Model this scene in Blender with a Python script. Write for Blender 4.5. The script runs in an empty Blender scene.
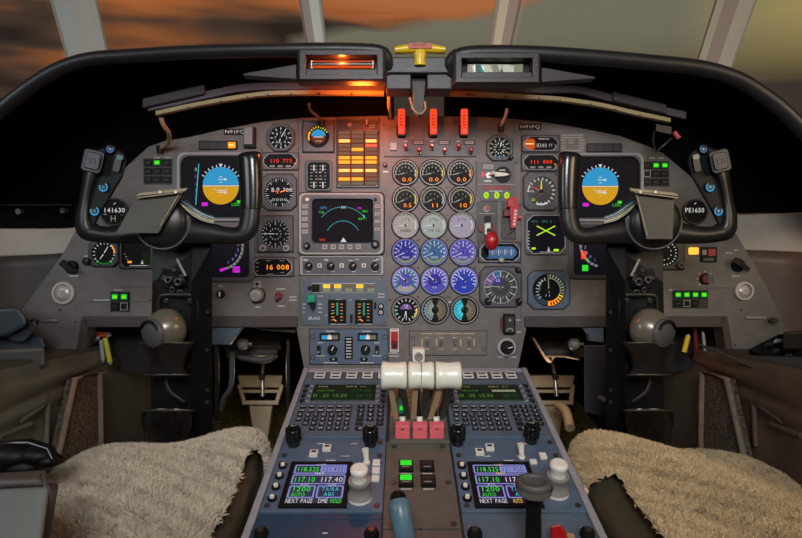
import bpy, math, random
import numpy as np
from mathutils import Vector, Matrix
random.seed(7)
rng = np.random.default_rng(5)
C = bpy.context.scene.collection
PI = math.pi
sn, cs = (lambda d: math.sin(math.radians(d))), (lambda d: math.cos(math.radians(d)))

# ------------------------------------------------------------------ materials
def lin(h):
    out = []
    for i in (0, 2, 4):
        c = int(h[i:i+2], 16) / 255
        out.append(c / 12.92 if c <= 0.04045 else ((c + 0.055) / 1.055) ** 2.4)
    return (*out, 1)
MATS = {}
def mat(name, h, rough=.5, metal=0, emit=0, grain=0, scale=60, bump=0, spec=.5, coat=0, kind='noise', h2=None, sheen=0):
    m = bpy.data.materials.new(name); m.use_nodes = True
    nt = m.node_tree; N = nt.nodes; L = nt.links
    b = N['Principled BSDF']
    b.inputs['Base Color'].default_value = lin(h)
    b.inputs['Roughness'].default_value = rough
    b.inputs['Metallic'].default_value = metal
    b.inputs['Specular IOR Level'].default_value = spec
    b.inputs['Coat Weight'].default_value = coat
    b.inputs['Coat Roughness'].default_value = .1
    b.inputs['Sheen Weight'].default_value = sheen
    tc = N.new('ShaderNodeTexCoord')
    if emit:
        b.inputs['Emission Color'].default_value = lin(h)
        b.inputs['Emission Strength'].default_value = emit
        b.inputs['Base Color'].default_value = (.01, .01, .01, 1)
        b.inputs['Specular IOR Level'].default_value = .05; b.inputs['Roughness'].default_value = .8
    if grain or bump:
        if kind == 'voronoi':
            t = N.new('ShaderNodeTexVoronoi'); out = t.outputs['Distance']
        else:
            t = N.new('ShaderNodeTexNoise'); t.inputs['Detail'].default_value = 6; out = t.outputs['Fac']
        t.inputs['Scale'].default_value = scale
        L.new(tc.outputs['Object'], t.inputs['Vector'])
        if grain:
            r = N.new('ShaderNodeValToRGB')
            c = lin(h); d = lin(h2) if h2 else tuple(x * (1 - grain) for x in c[:3]) + (1,)
            r.color_ramp.elements[0].position = .32; r.color_ramp.elements[0].color = d
            r.color_ramp.elements[1].position = .68
            r.color_ramp.elements[1].color = c if h2 else tuple(min(1, x * (1 + grain)) for x in c[:3]) + (1,)
            L.new(out, r.inputs['Fac']); L.new(r.outputs['Color'], b.inputs['Base Color'])
        if bump:
            bp = N.new('ShaderNodeBump'); bp.inputs['Strength'].default_value = bump; bp.inputs['Distance'].default_value = .002
            L.new(out, bp.inputs['Height']); L.new(bp.outputs['Normal'], b.inputs['Normal'])
    elif not emit:
        t = N.new('ShaderNodeTexNoise'); t.inputs['Scale'].default_value = 90
        mr = N.new('ShaderNodeMapRange'); mr.inputs['To Min'].default_value = max(0, rough - .06); mr.inputs['To Max'].default_value = min(1, rough + .08)
        L.new(tc.outputs['Object'], t.inputs['Vector']); L.new(t.outputs['Fac'], mr.inputs['Value']); L.new(mr.outputs['Result'], b.inputs['Roughness'])
    MATS[name] = m
    return m
mat('panel_paint', '625e5b', .5, grain=.13, scale=45, bump=.12)
mat('panel_lip', '3e3736', .5, grain=.1)
mat('seam', '2b2626', .8)
mat('bezel', '4a4a50', .45, grain=.06)
mat('bezel_light', '8c8c92', .4, grain=.06)
mat('bezel_dark', '2a2a2d', .4)
mat('bezel_blue', '505c6a', .42, grain=.08, scale=50)
mat('module_blue', '4e5d70', .4, grain=.1, scale=40, bump=.05)
mat('module_navy', '223b52', .4, grain=.12, scale=40)
mat('module_brown', '565049', .5, grain=.14, scale=50)
mat('black', '0a0a0b', .5, spec=.25)
mat('black_gloss', '0d0d0e', .22, coat=.3)
mat('face', '060608', .5, spec=.15)
mat('glass_dark', '050507', .12, coat=.6)
mat('hood_black', '040506', .6, grain=.2, scale=20, bump=.05, spec=.06)
mat('hood_roll', '1d1d20', .42, grain=.15, scale=30, bump=.2)
mat('hood_box', '2c2628', .45, grain=.1)
mat('fin', '2b272d', .5)
mat('grey_knob', '7d7a77', .4)
mat('steel', 'a8a5a0', .3, metal=.8)
mat('steel_dark', '55524e', .35, metal=.7)
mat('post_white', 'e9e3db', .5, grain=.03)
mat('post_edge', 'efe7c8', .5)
mat('cream', 'b0a59a', .55, grain=.05)
mat('strip_yellow', '93875f', .5)
mat('strip_grey', '46414a', .5)
mat('yoke', '1a1918', .38, grain=.12, scale=40, bump=.06)
mat('yoke_gloss', '1b1a19', .25, coat=.25, grain=.1, scale=15)
mat('column', '121212', .45, grain=.15, scale=25, bump=.08)
mat('clip', '45413a', .55, grain=.12, scale=30, bump=.1)
mat('clip_edge', '8f8468', .45)
mat('cream_ball', '6a6455', .3, coat=.3, grain=.1, metal=.25)
mat('cap_grey', '484745', .5)
mat('lever_white', 'd6d8c6', .32, coat=.2)
mat('white_plastic', 'd6d2c6', .4)
mat('key_white', 'cfccc4', .4)
mat('key', '15161b', .4)
mat('red', 'a31118', .35, coat=.3)
mat('red_dark', '5d1014', .4)
mat('pink_red', 'c4545c', .5, grain=.05)
mat('label_red', 'b05348', .5)
mat('green_knob', '109070', .4, coat=.2)
mat('blue_lever', '4f6a78', .35, grain=.12, scale=30)
mat('yellow', 'd9b420', .35, coat=.2)
mat('leather', '5c5a50', .5, grain=.2, scale=14, bump=.35)
mat('leather_brown', '5a463a', .5, grain=.2, scale=14, bump=.35)
mat('leather_seat', '4c4636', .45, grain=.12, scale=14, bump=.2)
mat('leather_edge', '6b6055', .55)
mat('console_blue', '2e363e', .4, grain=.15, scale=20)
mat('side_panel', '45413c', .6, grain=.2, scale=20, bump=.1)
mat('carpet', '6f6152', .9, grain=.6, scale=230, bump=1, h2='1e1613')
mat('carpet_trim', '776a5a', .8, grain=.2, scale=60)
mat('pedal', 'a8977c', .5, grain=.12, scale=20)
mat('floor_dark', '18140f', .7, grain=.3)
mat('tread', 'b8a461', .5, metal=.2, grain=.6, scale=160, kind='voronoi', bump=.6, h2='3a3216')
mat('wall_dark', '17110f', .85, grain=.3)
mat('fur', 'c8bea8', .95, grain=.06, scale=14, sheen=.3, spec=.1)
mat('armrest_grey', '5c5e58', .5, grain=.1, scale=14, bump=.2)
mat('leather_dark', '3d3a36', .55, grain=.2, scale=14, bump=.3)
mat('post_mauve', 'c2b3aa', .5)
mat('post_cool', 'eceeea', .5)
mat('fur_warm_lit', 'cdb68e', .95, grain=.08, scale=14, sheen=.3, spec=.1)  # same fleece as the left seat, warm light mixed into its colour
mat('fur_base', 'bcb09a', .95, spec=.1, grain=.2, scale=30)
mat('cable_teal', '33565a', .3, coat=.5)
mat('cable_yellow_sheen', '8a7d3d', .3, coat=.5)
mat('silver', 'b9b4ad', .35, metal=.3)
mat('tan', '9c8360', .5)
mat('orange_pipe', 'b4552c', .4)
mat('lime', 'b6b91f', .4)
mat('w', 'dcdcda', .6, emit=0)
mat('dim', '9c9a98', .6)
mat('gold', 'c8b27a', .6)
mat('pale_face', '858783', .4); mat('mint_face', '82978f', .4); mat('lav_face', '8a89a0', .4)
for n, h, e in (('e_w', 'e6e6e6', .8), ('e_gold', 'd9a018', .9), ('e_sky', '2f9bd0', .9), ('e_blue', '2d3fae', .8), ('e_violet', '5b51b8', .75),
                ('e_indigo', '3a36a0', .7), ('e_lilac', '8f92d8', .8), ('e_cyan', '3fc7d8', .9), ('e_mag', 'd020d8', 1), ('e_green', '2fe02a', 1),
                ('e_lime', 'b6e81c', 1), ('e_dkgreen', '0f7a20', .8), ('e_orange', 'ff8a1a', 1.5), ('e_amber', 'ffc040', 1.3), ('e_litedge', 'ff8a20', 1.1), ('e_hot', 'ffe28a', 1.5),
                ('e_red', 'ff3a14', 1.0), ('e_redbar', 'ff4a2a', 1.0), ('e_pink', 'ff5a50', 1.0), ('e_brown', '8a3c1c', .55), ('e_screen', '12101f', .4),
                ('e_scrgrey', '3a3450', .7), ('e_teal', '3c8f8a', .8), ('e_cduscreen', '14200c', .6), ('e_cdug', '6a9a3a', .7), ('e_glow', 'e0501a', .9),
                ('e_window_orange', 'c8541e', .9), ('e_yel', 'e8c832', 1), ('e_tick', 'd3d7d2', .65), ('e_softy', 'b8bc9a', .45), ('e_maroon', '6a1c10', .6), ('e_window_reflection', 'd7dccb', .7),
                ('e_scr2', '2c1038', .7), ('e_sidebar', '9a5f4a', .7), ('e_tan', 'a89a80', .4), ('e_mauve', '8a62b0', .6), ('e_blueg', '4a78a8', .6)):
    mat(n, h, .5, emit=e)

# ------------------------------------------------------------------ frames
TH = math.radians(12)
CAM = Vector((0, 0, .9))
FW = Vector((0, math.cos(TH), -math.sin(TH))); UP = Vector((0, math.sin(TH), math.cos(TH))); RT = Vector((1, 0, 0))
def basis(x, y, z, o):
    return Matrix(((x.x, y.x, z.x, o.x), (x.y, y.y, z.y, o.y), (x.z, y.z, z.z, o.z), (0, 0, 0, 1)))
D0, FPX = 1.08, 540
PO = CAM + FW * D0
PF = basis(RT, UP, -FW, PO)                       # frame of the instrument panel
def P(px, py, w=0):
    D = D0 - w
    return PO + RT * ((px - 401) / FPX * D) + UP * ((269 - py) / FPX * D) - FW * w
SQ, CQ = math.sin(math.radians(16.8)), math.cos(math.radians(16.8))
QY = UP * SQ + FW * CQ; QN = UP * CQ - FW * SQ
QO = P(401, 370, .03) + RT * .028
QF = basis(RT, QY, QN, QO)                        # frame of the pedestal top
def Q(px, py, h=0):
    d = FW + RT * ((px - 401) / FPX) + UP * ((269 - py) / FPX)
    o = QO + QN * h
    t = (o - CAM).dot(QN) / d.dot(QN)
    p = CAM + d * t - QO
    return p.dot(RT) * 1000, p.dot(QY) * 1000      # mm on the pedestal
def WX(px, py, x):
    d = FW + RT * ((px - 401) / FPX) + UP * ((269 - py) / FPX)
    return CAM + d * (x / d.x)
def WZ(px, py, z):
    d = FW + RT * ((px - 401) / FPX) + UP * ((269 - py) / FPX)
    return CAM + d * ((z - CAM.z) / d.z)

# ------------------------------------------------------------------ glyphs
GL = {}
def make_glyphs(chars):
    obs = []
    for ch in chars:
        cu = bpy.data.curves.new('g', 'FONT'); cu.body = ch; cu.size = 1; cu.resolution_u = 2
        o = bpy.data.objects.new('g', cu); C.objects.link(o); obs.append((ch, o))
    bpy.context.view_layer.update()
    dg = bpy.context.evaluated_depsgraph_get()
    for ch, o in obs:
        me = bpy.data.meshes.new_from_object(o.evaluated_get(dg))
        v = [(p.co.x, p.co.y) for p in me.vertices]; f = [tuple(p.vertices) for p in me.polygons]
        if v:
            x0 = min(a for a, _ in v); x1 = max(a for a, _ in v)
            if ch in '1I': x0 -= .14; x1 += .14
            v = [(a - x0, b) for a, b in v]
        else: x0, x1 = 0, .3
        GL[ch] = (v, f, x1 - x0)
        bpy.data.meshes.remove(me)
    for ch, o in obs:
        cu = o.data; bpy.data.objects.remove(o); bpy.data.curves.remove(cu)
make_glyphs('ABCDEFGHIJKLMNOPQRSTUVWXYZ0123456789.-/>+')

# ------------------------------------------------------------------ outlines
def circ(r, n=32, cx=0, cy=0, ry=None):
    ry = ry or r
    return [(cx + r * math.cos(2 * PI * i / n), cy + ry * math.sin(2 * PI * i / n)) for i in range(n)]
def rect(w, h, cx=0, cy=0): return [(cx - w/2, cy - h/2), (cx + w/2, cy - h/2), (cx + w/2, cy + h/2), (cx - w/2, cy + h/2)]
def octo(w, h, c, cx=0, cy=0):
    w /= 2; h /= 2
    return [(cx+x, cy+y) for x, y in ((-w+c, -h), (w-c, -h), (w, -h+c), (w, h-c), (w-c, h), (-w+c, h), (-w, h-c), (-w, -h+c))]
def rrect(w, h, r, cx=0, cy=0, n=4):
    out = []
    for qx, qy, a0 in ((1, -1, -90), (1, 1, 0), (-1, 1, 90), (-1, -1, 180)):
        for i in range(n + 1):
            a = a0 + 90 * i / n
            out.append((cx + qx * (w/2 - r) + r * cs(a), cy + qy * (h/2 - r) + r * sn(a)))
    return out
def raycast(poly, cx, cy, a):
    dx, dy = math.cos(a), math.sin(a); best = None
    for i in range(len(poly)):
        x1, y1 = poly[i]; x2, y2 = poly[(i + 1) % len(poly)]
        x1 -= cx; x2 -= cx; y1 -= cy; y2 -= cy
        ex, ey = x2 - x1, y2 - y1; den = dx * ey - dy * ex
        if abs(den) < 1e-12: continue
        t = (x1 * ey - y1 * ex) / den; s = (x1 * dy - y1 * dx) / den
        if t > 0 and -1e-6 <= s <= 1 + 1e-6: best = t if best is None else max(best, t)
    return (cx + dx * best, cy + dy * best)

# ------------------------------------------------------------------ mesh builder
class MB:
    def __init__(s, S=1.0): s.v = []; s.f = []; s.m = []; s.names = []; s.S = S; s.sm = []; s.off = (0, 0, 0)
    def mi(s, m):
        if m not in s.names: s.names.append(m)
        return s.names.index(m)
    def add(s, vs, fs, m, smooth=False):
        o = len(s.v); ox, oy, oz = s.off
        s.v += [(p[0]+ox, p[1]+oy, p[2]+oz) for p in vs]; k = s.mi(m)
        for f in fs: s.f.append(tuple(i + o for i in f)); s.m.append(k); s.sm.append(smooth)
        return s
    def prism(s, pts, z0, z1, m, top=None, scale=1, cx=0, cy=0):
        n = len(pts)
        t = [(cx + (x - cx) * scale, cy + (y - cy) * scale) for x, y in pts]
        vs = [(x, y, z0) for x, y in pts] + [(x, y, z1) for x, y in t]
        s.add(vs, [tuple(range(n))[::-1]] + [(i, (i+1) % n, (i+1) % n + n, i + n) for i in range(n)] + [tuple(range(n, 2*n))], m)
        if top: s.m[-1] = s.mi(top)
        return s
    def box(s, x0, y0, z0, x1, y1, z1, m, top=None): return s.prism([(x0, y0), (x1, y0), (x1, y1), (x0, y1)], z0, z1, m, top)
    def flat(s, pts, z, m): return s.add([(x, y, z) for x, y in pts], [tuple(range(len(pts)))], m)
    def frame(s, outer, inner, z0, z1, m, zi=None, lip=None, cx=0, cy=0, N=40):
        ang = sorted({round(2 * PI * i / N, 5) for i in range(N)} | {round(math.atan2(y-cy, x-cx) % (2*PI), 5) for x, y in list(outer) + list(inner)})
        O = [raycast(outer, cx, cy, a) for a in ang]; I = [raycast(inner, cx, cy, a) for a in ang]; n = len(ang)
        zi = z0 if zi is None else zi
        ch = [(cx + (x-cx) * .94 + .0 , cy + (y-cy) * .94) for x, y in O]
        zc = z1 - (z1 - z0) * .25
        vs = [(x, y, z0) for x, y in O] + [(x, y, zc) for x, y in O] + [(x, y, z1) for x, y in ch] + [(x, y, z1) for x, y in I] + [(x, y, zi) for x, y in I]
        def band(k): return [(i + k*n, (i+1) % n + k*n, (i+1) % n + (k+1)*n, i + (k+1)*n) for i in range(n)]
        s.add(vs, band(0) + band(1) + band(2) + band(3), m)
        if lip:
            s.add([(x, y, z1 + .02) for x, y in I] + [(cx + (x-cx)*1.06, cy + (y-cy)*1.06, z1 + .02) for x, y in I], [((i+1) % n, i, i + n, (i+1) % n + n) for i in range(n)], lip)
        return s
    def lathe(s, prof, m, cx=0, cy=0, n=24, smooth=True, cap=True):
        vs = []; fs = []
        for r, z in prof: vs += [(cx + r * math.cos(2*PI*i/n), cy + r * math.sin(2*PI*i/n), z) for i in range(n)]
        for k in range(len(prof) - 1): fs += [(k*n+i, k*n+(i+1) % n, (k+1)*n+(i+1) % n, (k+1)*n+i) for i in range(n)]
        s.add(vs, fs, m, smooth)
        if cap:
            k = len(prof) - 1
            s.add(vs[k*n:], [tuple(range(n))], m)
        return s
    def ring(s, r0, r1, z, m, cx=0, cy=0, a0=0, a1=360, n=28):
        n = max(3, int(n * abs(a1 - a0) / 360) + 1); vs = []
        for i in range(n + 1):
            a = a0 + (a1 - a0) * i / n
            vs += [(cx + r0 * sn(a), cy + r0 * cs(a), z), (cx + r1 * sn(a), cy + r1 * cs(a), z)]
        return s.add(vs, [(2*i, 2*i+1, 2*i+3, 2*i+2) for i in range(n)], m)
    def line(s, x0, y0, x1, y1, wd, z, m):
        dx, dy = x1-x0, y1-y0; l = math.hypot(dx, dy) or 1; nx, ny = -dy/l*wd/2, dx/l*wd/2
        return s.flat([(x0-nx, y0-ny), (x1-nx, y1-ny), (x1+nx, y1+ny), (x0+nx, y0+ny)], z, m)
    def text(s, t, x, y, h, z, m, align=0, wd=None):
        """x is the left edge (align 0) or the centre (align .5); h the capital height"""
        k = h / .7; gap = .13
        tot = sum((GL[c][2] if c in GL else .35) + gap for c in t) - gap
        kx = k if wd is None else wd / tot
        cx = x - tot * kx * align
        for c in t:
            if c in GL:
                v, f, w = GL[c]
                s.add([(cx + a*kx, y + b*k, z) for a, b in v], f, m); cx += (w + gap) * kx
            else: cx += (.35 + gap) * kx
        return s
    def dash(s, x, y, w, z, m='w', h=.8):
        """an unreadable engraved legend: short strokes"""
        k = -w/2
        while k < w/2 - .3:
            l = random.choice((.7, 1, .5)); l = min(l, w/2-k)
            s.flat([(x+k, y-h/2), (x+k+l, y-h/2), (x+k+l, y+h/2*random.choice((1, .6))), (x+k, y+h/2)], z, m); k += l + .25
        return s
    def tube(s, pts, rad, m, n=10, cap=True, smooth=True, ref=None):
        pts = [Vector(p) for p in pts]; K = len(pts); vs = []; u = None
        for i, p in enumerate(pts):
            t = (pts[min(i+1, K-1)] - pts[max(i-1, 0)]).normalized()
            if u is None:
                u = (Vector(ref) if ref else (Vector((0, 0, 1)) if abs(t.z) < .9 else Vector((1, 0, 0))))
            u = (u - t * u.dot(t)).normalized(); b = t.cross(u)
            r = rad[i] if isinstance(rad, list) else rad
            ra, rb = r if isinstance(r, tuple) else (r, r)
            for j in range(n):
                a = 2*PI*j/n; q = p + u * (rb * math.cos(a)) + b * (ra * math.sin(a)); vs.append(tuple(q))
        fs = [(k*n+i, k*n+(i+1) % n, (k+1)*n+(i+1) % n, (k+1)*n+i) for k in range(K-1) for i in range(n)]
        s.add(vs, fs, m, smooth)
        if cap: s.add(vs[:n], [tuple(range(n))[::-1]], m); s.add(vs[-n:], [tuple(range(n))], m)
        return s
    def grid(s, rows, m, smooth=True):
        R = len(rows); K = len(rows[0]); vs = [tuple(p) for r in rows for p in r]
        return s.add(vs, [(i*K+j, i*K+j+1, (i+1)*K+j+1, (i+1)*K+j) for i in range(R-1) for j in range(K-1)], m, smooth)
    def hexa(s, a, b, m):
        """solid between two matching 3-D outlines"""
        n = len(a); vs = [tuple(p) for p in a] + [tuple(p) for p in b]
        return s.add(vs, [tuple(range(n))[::-1], tuple(range(n, 2*n))] + [(i, (i+1) % n, (i+1) % n+n, i+n) for i in range(n)], m)
    def warp(s, fn): s.v = [fn(*p) for p in s.v]; return s
    def build(s, name, parent=None, world=False, bevel=0, seg=2, solid=0, sub=0):
        S = s.S; vs = [(x*S, y*S, z*S) for x, y, z in s.v]
        if world and parent is not None:
            inv = WM[parent.name].inverted(); vs = [tuple(inv @ Vector(p)) for p in vs]
        me = bpy.data.meshes.new(name); me.from_pydata(vs, [], s.f)
        for n in s.names: me.materials.append(MATS[n])
        me.polygons.foreach_set('material_index', s.m); me.polygons.foreach_set('use_smooth', s.sm)
        me.update()
        o = bpy.data.objects.new(name, me); C.objects.link(o)
        if parent is not None: o.parent = parent; WM[o.name] = WM[parent.name]
        else: WM[o.name] = Matrix.Identity(4)
        if solid: md = o.modifiers.new('solid', 'SOLIDIFY'); md.thickness = solid; md.offset = 0
        if bevel: md = o.modifiers.new('bevel', 'BEVEL'); md.width = bevel; md.segments = seg; md.limit_method = 'ANGLE'; md.angle_limit = math.radians(35)
        if sub: md = o.modifiers.new('sub', 'SUBSURF'); md.levels = sub; md.render_levels = sub
        return o
WM = {}
def tag(o, label=None, cat=None, group=None, kind=None):
    if label: o['label'] = label
    if cat: o['category'] = cat
    if group: o['group'] = group
    if kind: o['kind'] = kind
    return o
def thing(name, label, cat, M, group=None):
    o = bpy.data.objects.new(name, None); o.empty_display_size = .01; C.objects.link(o)
    o.matrix_world = M; WM[o.name] = M.copy()
    return tag(o, label, cat, group)
def on_panel(name, label, cat, px, py, group=None, w=0.0):
    return thing(name, label, cat, PF @ Matrix.Translation(((px-401)*.002, (269-py)*.002, w)), group)
def on_ped(name, label, cat, s, r, group=None, h=0.0):
    return thing(name, label, cat, QF @ Matrix.Translation((s/1000, r/1000, h/1000)), group)
def at(name, label, cat, loc, group=None): return thing(name, label, cat, Matrix.Translation(loc), group)
PX = .002
def mp(): return MB(PX)                            # panel units: 1 = 2 mm
def mq(): return MB(.001)                          # pedestal units: mm
# ================================================================== instrument panel plate
def pc(pts): return [(x-401, 269-y) for x, y in pts]
outline = pc([(80,356),(87,325),(296,325),(304,368),(518,368),(527,325),(722,325),(731,352),(791,352),(788,331),(770,294),(750,257),(735,232),(712,203),
 (690,176),(664,154),(650,147),(620,136),(585,129),(550,123),(515,119),(480,117),(430,116),(380,116),(300,118),(262,122),(220,130),(190,137),(165,141),(148,147),(125,168),(102,195),(86,214),(75,232),(62,255),(44,280),(21,311),(21,340),(40,356)])
T = thing('instrument_panel', 'wide brown-grey metal instrument panel carrying the dials below the black glareshield', 'instrument panel', PF)
m = mp()
m.prism(outline[::-1] if False else outline, -6, 0, 'panel_paint')
for x0, y0, x1, y1 in ((298,118,300,325),(476,160,476,200),(521,121,521,322),(255,275,299,276),(382,190,382,325),(384,157,476,157),(120,287,151,287),(664,288,738,288),(84,302,150,302)):
    m.line(x0-401, 269-y0, x1-401, 269-y1, .5, .06, 'seam')
_fp = m
for pts in ([(84,316),(298,316),(298,327),(87,327)], [(524,316),(724,316),(721,327),(524,327)]):
    m = mp(); m.prism(pc(pts), 0, 3, 'panel_lip'); m.build('lower_lip', T, bevel=.0015)
for pts in ([(74,372),(83,316),(90,320),(82,372)], [(719,316),(726,316),(735,372),(728,372)]): m = mp(); m.prism(pc(pts), -14, 3, 'panel_lip'); m.build('pocket_cheek', T, bevel=.0015)
for (x, y) in ((88,330),(97,322),(128,322),(205,322),(290,322),(530,322),(560,322),(640,300),(700,322),(303,121),(334,121),(389,166),(475,122),(516,163),(298,150),(260,153),(296,258),(384,262),(385,190),(520,262),(520,205),(150,300),(75,322),(77,355),(735,345),(741,310),(60,310),(418,187),(447,187),(474,213),(418,216),(447,215),(418,268),(418,297),(448,297),(390,300),(418,240),(447,240),(475,268),(190,152),(262,150),(566,152),(648,158),(135,160),(455,122),(384,125)):
    m = mp(); m.lathe([(1.1, 0), (1.1, .5), (.7, .7)], 'steel_dark', x-401, 269-y, n=8); m.build('screw', T)
m = _fp
for x, y, w in ((103,263,6),(116,263,5),(73,276,9),(736,250,4),(729,253,7),(736,276,8),(703,258,7),(221,286,4),(258,307,5),(281,289,9),(293,297,7),(293,300,7),(281,306,7),(245,281,4),(157,158,6),(168,158,6),(652,158,6),(661,158,6),(505,315,6),(519,320,5),(519,332,4),(507,357,18),(393,353,10),(393,356,12),(103,300,18),(118,290,8),(433,354,12),(440,286,4),(449,302,5),(86,256,4),(672,290,6)):
    m.dash(x-401, 269-y, w, .1, 'w', .9)
m.build('face_plate', T)

# ================================================================== instruments
def gauge(px, py, r, label, group=None, shape='round', w=None, h=None, face='face', bez='bezel', rim=None, ticks=(), arcs=(), nums=(), needles=(), digits=(), knobs=(), extra=None, cham=None, hub='black', n=32, name='round_gauge', cat='gauge'):
    T = on_panel(name, label, cat, px, py, group)
    m = mp(); inner = circ(r, n)
    if shape == 'round': outer = circ(r + 1.6, n); hz = 2.2
    elif shape == 'square': outer = rect(w, h); hz = 2.5
    else: outer = octo(w, h, cham or min(w, h) * .2); hz = 2.5
    m.frame(outer, inner, 0, hz, bez, lip=rim or 'bezel_light' if shape == 'round' else rim, N=n)
    m.prism([(x*1.05, y*1.05) for x, y in outer], 0, .35, 'seam') if shape != 'round' else m.prism(circ(r + 2.4, n), 0, .3, 'seam')
    if shape != 'round':
        for sx in (-1, 1):
            for sy in (-1, 1):
                k = .36 if shape == 'oct' else .42
                m.lathe([(.8, hz), (.8, hz+.4)], 'steel_dark', sx*w*k, sy*h*k, n=8)
    m.build('bezel', T)
    m = mp(); m.prism(circ(r, n), 0, .5, face); z = .6
    for a0, a1, rad, wd, mt in arcs: m.ring(rad - wd/2, rad + wd/2, z + .05, mt, a0=a0, a1=a1, n=n)
    for a0, a1, k, rad, ln, wd, mt in ticks:
        for i in range(k):
            a = a0 + (a1 - a0) * i / max(1, k - 1)
            m.line(rad*sn(a), rad*cs(a), (rad-ln)*sn(a), (rad-ln)*cs(a), wd, z + .08, mt)
    for t, x, y, hh, mt in nums: m.text(t, x, y, hh, z + .1, mt, .5)
    if extra: extra(m, z)
    m.build('dial', T)
    for a, ln, wd, mt in needles:
        q = mp(); q.prism([(-wd*.5*cs(a) - ln*.2*sn(a), wd*.5*sn(a) - ln*.2*cs(a)), (wd*.5*cs(a) - ln*.2*sn(a), -wd*.5*sn(a) - ln*.2*cs(a)), (ln*sn(a)+wd*.15*cs(a), ln*cs(a)-wd*.15*sn(a)), (ln*sn(a)-wd*.15*cs(a), ln*cs(a)+wd*.15*sn(a))], 1.0, 1.3, mt)
        q.lathe([(wd*1.1, .6), (wd*1.1, 1.5)], hub, n=10); q.build('needle', T)
    for t, x, y, hh, mt, bw in digits:
        q = mp(); q.box(x-bw/2, y-hh*.35, .55, x+bw/2, y+hh*1.3, .75, 'face'); q.text(t, x, y, hh, .85, mt, .5, wd=bw*.85); tag(q.build('digital_readout', T), 'lit number readout')
    for x, y, kr in knobs:
        q = mp(); q.lathe([(kr, 2.3), (kr, 5), (kr*.8, 5.6)], 'black', x, y, n=14); q.line(x, y, x+kr*.6, y+kr*.6, .5, 5.7, 'dim'); q.build('knob', T)
    return T

# -- engine stack: three columns, six rows
cols = ('left', 'middle', 'right')
G3 = 'engine gauges in the centre stack'
def numring(k, rad, a0, a1, hh, mt, vals):
    return [(v, rad*sn(a0+(a1-a0)*i/max(1, k-1)), rad*cs(a0+(a1-a0)*i/max(1, k-1))-hh/2, hh, mt) for i, v in zip(range(k), vals)]
for c, (x, d) in enumerate(zip((405.5, 432.3, 460), ('0.0', '0.0', '0.0'))):
    gauge(x, 173, 11.6, f'dark gauge with orange 0.0 readout, {cols[c]} one of the top row', G3,
          ticks=((-100, 100, 11, 10.6, 2, .8, 'e_tick'),), arcs=((-100, 70, 9.6, 1.2, 'e_softy'), (70, 110, 10.4, 1.2, 'e_yel' if c < 2 else 'e_orange')),
          nums=numring(5, 6.2, -70, 70, 2.2, 'e_tick', '2468'+'0'), needles=((-105, 8, 1.2, 'e_tick'),), digits=((d, 1.5, -8.5, 4, 'e_orange', 11),))
for c, (x, d) in enumerate(zip((405.5, 433, 461), ('0.5', '11', '10'))):
    gauge(x, 199.3, 11.6, f'dark round gauge with orange {d} readout, {cols[c]} one of the second row', G3,
          ticks=((-110, 90, 10, 10.6, 2.2, .8, 'e_softy'),), arcs=((-110, 60, 9.4, 1.5, 'e_softy'), (60, 115, 10.2, 1.4, 'e_yel' if c != 1 else 'e_tick')),
          nums=numring(4, 5.6, -70, 60, 2.4, 'e_softy', '2468'), needles=((-115, 8, 1.2, 'e_tick'),), digits=((d, 2, -8, 4, 'e_orange', 9),))
for c, (x, f, t, fc) in enumerate(zip((405.5, 433.6, 461.8), ('pale_face', 'mint_face', 'lav_face'), ('pale grey', 'pale mint', 'pale lavender'), ('dim', 'dim', 'dim'))):  # pale face colours hold the reflections seen on these dials
    gauge(x, 225.4, 12, f'{t} faced round gauge, {cols[c]} one of the third row', G3, face=f, bez='bezel', rim='bezel_light',
          ticks=((-120, 120, 13, 11, 1.6, .6, 'e_tick'),), arcs=((-30, 60, 10.6, 1.2, 'e_softy'), (60, 110, 10.4, 1, 'e_w')),
          nums=numring(3, 6.6, -30, 30, 2.6, 'seam', '246') + [(('88888', '770 68', '1')[c], 0, -6.5, 2.6, 'seam')], needles=((-95, 9, 1.1, 'e_w'),))
for c, (x, f) in enumerate(zip((405.5, 434.3, 463), ('e_indigo', 'e_blueg', 'e_violet'))):
    gauge(x, 252.3, 12.2, f'{("deep indigo", "slate blue", "bright violet")[c]} backlit gauge with white digits, {cols[c]} one of the fourth row', G3, face=f, rim='e_lilac',
          ticks=((-115, 115, 11, 11.2, 2.6, .8, 'e_w'),), arcs=((60, 125, 10.8, 1.2, 'e_lilac'), (125, 235, 9.8, 3.2, 'e_softy'), (-30, 30, 5, 5, f)),
          nums=numring(5, 7, -80, 80, 2.6, 'e_w', '02468') + [('0000'+'0'*(c == 2), 0, -6.2, 2.2, 'e_w')], needles=((-115, 8, 1.3, 'e_w'),), hub='e_indigo')
for c, (x, f) in enumerate(zip((405.5, 434.6, 464), ('e_blueg', 'e_violet', 'e_blue'))):
    gauge(x, 280.6, 12.6, f'blue-violet round gauge with {("grey lower half", "pale rim", "vivid blue face")[c]}, {cols[c]} one of the fifth row', G3, face=f, rim='e_lilac',
          ticks=((-110, 110, 13, 11.8, 2.8, .8, 'e_w'),), arcs=((-120, 120, 11.8, 1.3, 'e_lilac'), (130, 230, 8.5, 7, ('dim', 'e_violet', 'e_blue')[c]), (0, 360, 4.6, 4, ('e_violet', 'e_indigo', 'e_blue')[c])),
          nums=numring(5, 7.6, -80, 80, 2.4, 'e_w', '02468') + [('KG', 0, -7.5, 2, 'e_w')], needles=((-50, 10, 1.3, 'e_w'),))
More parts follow.
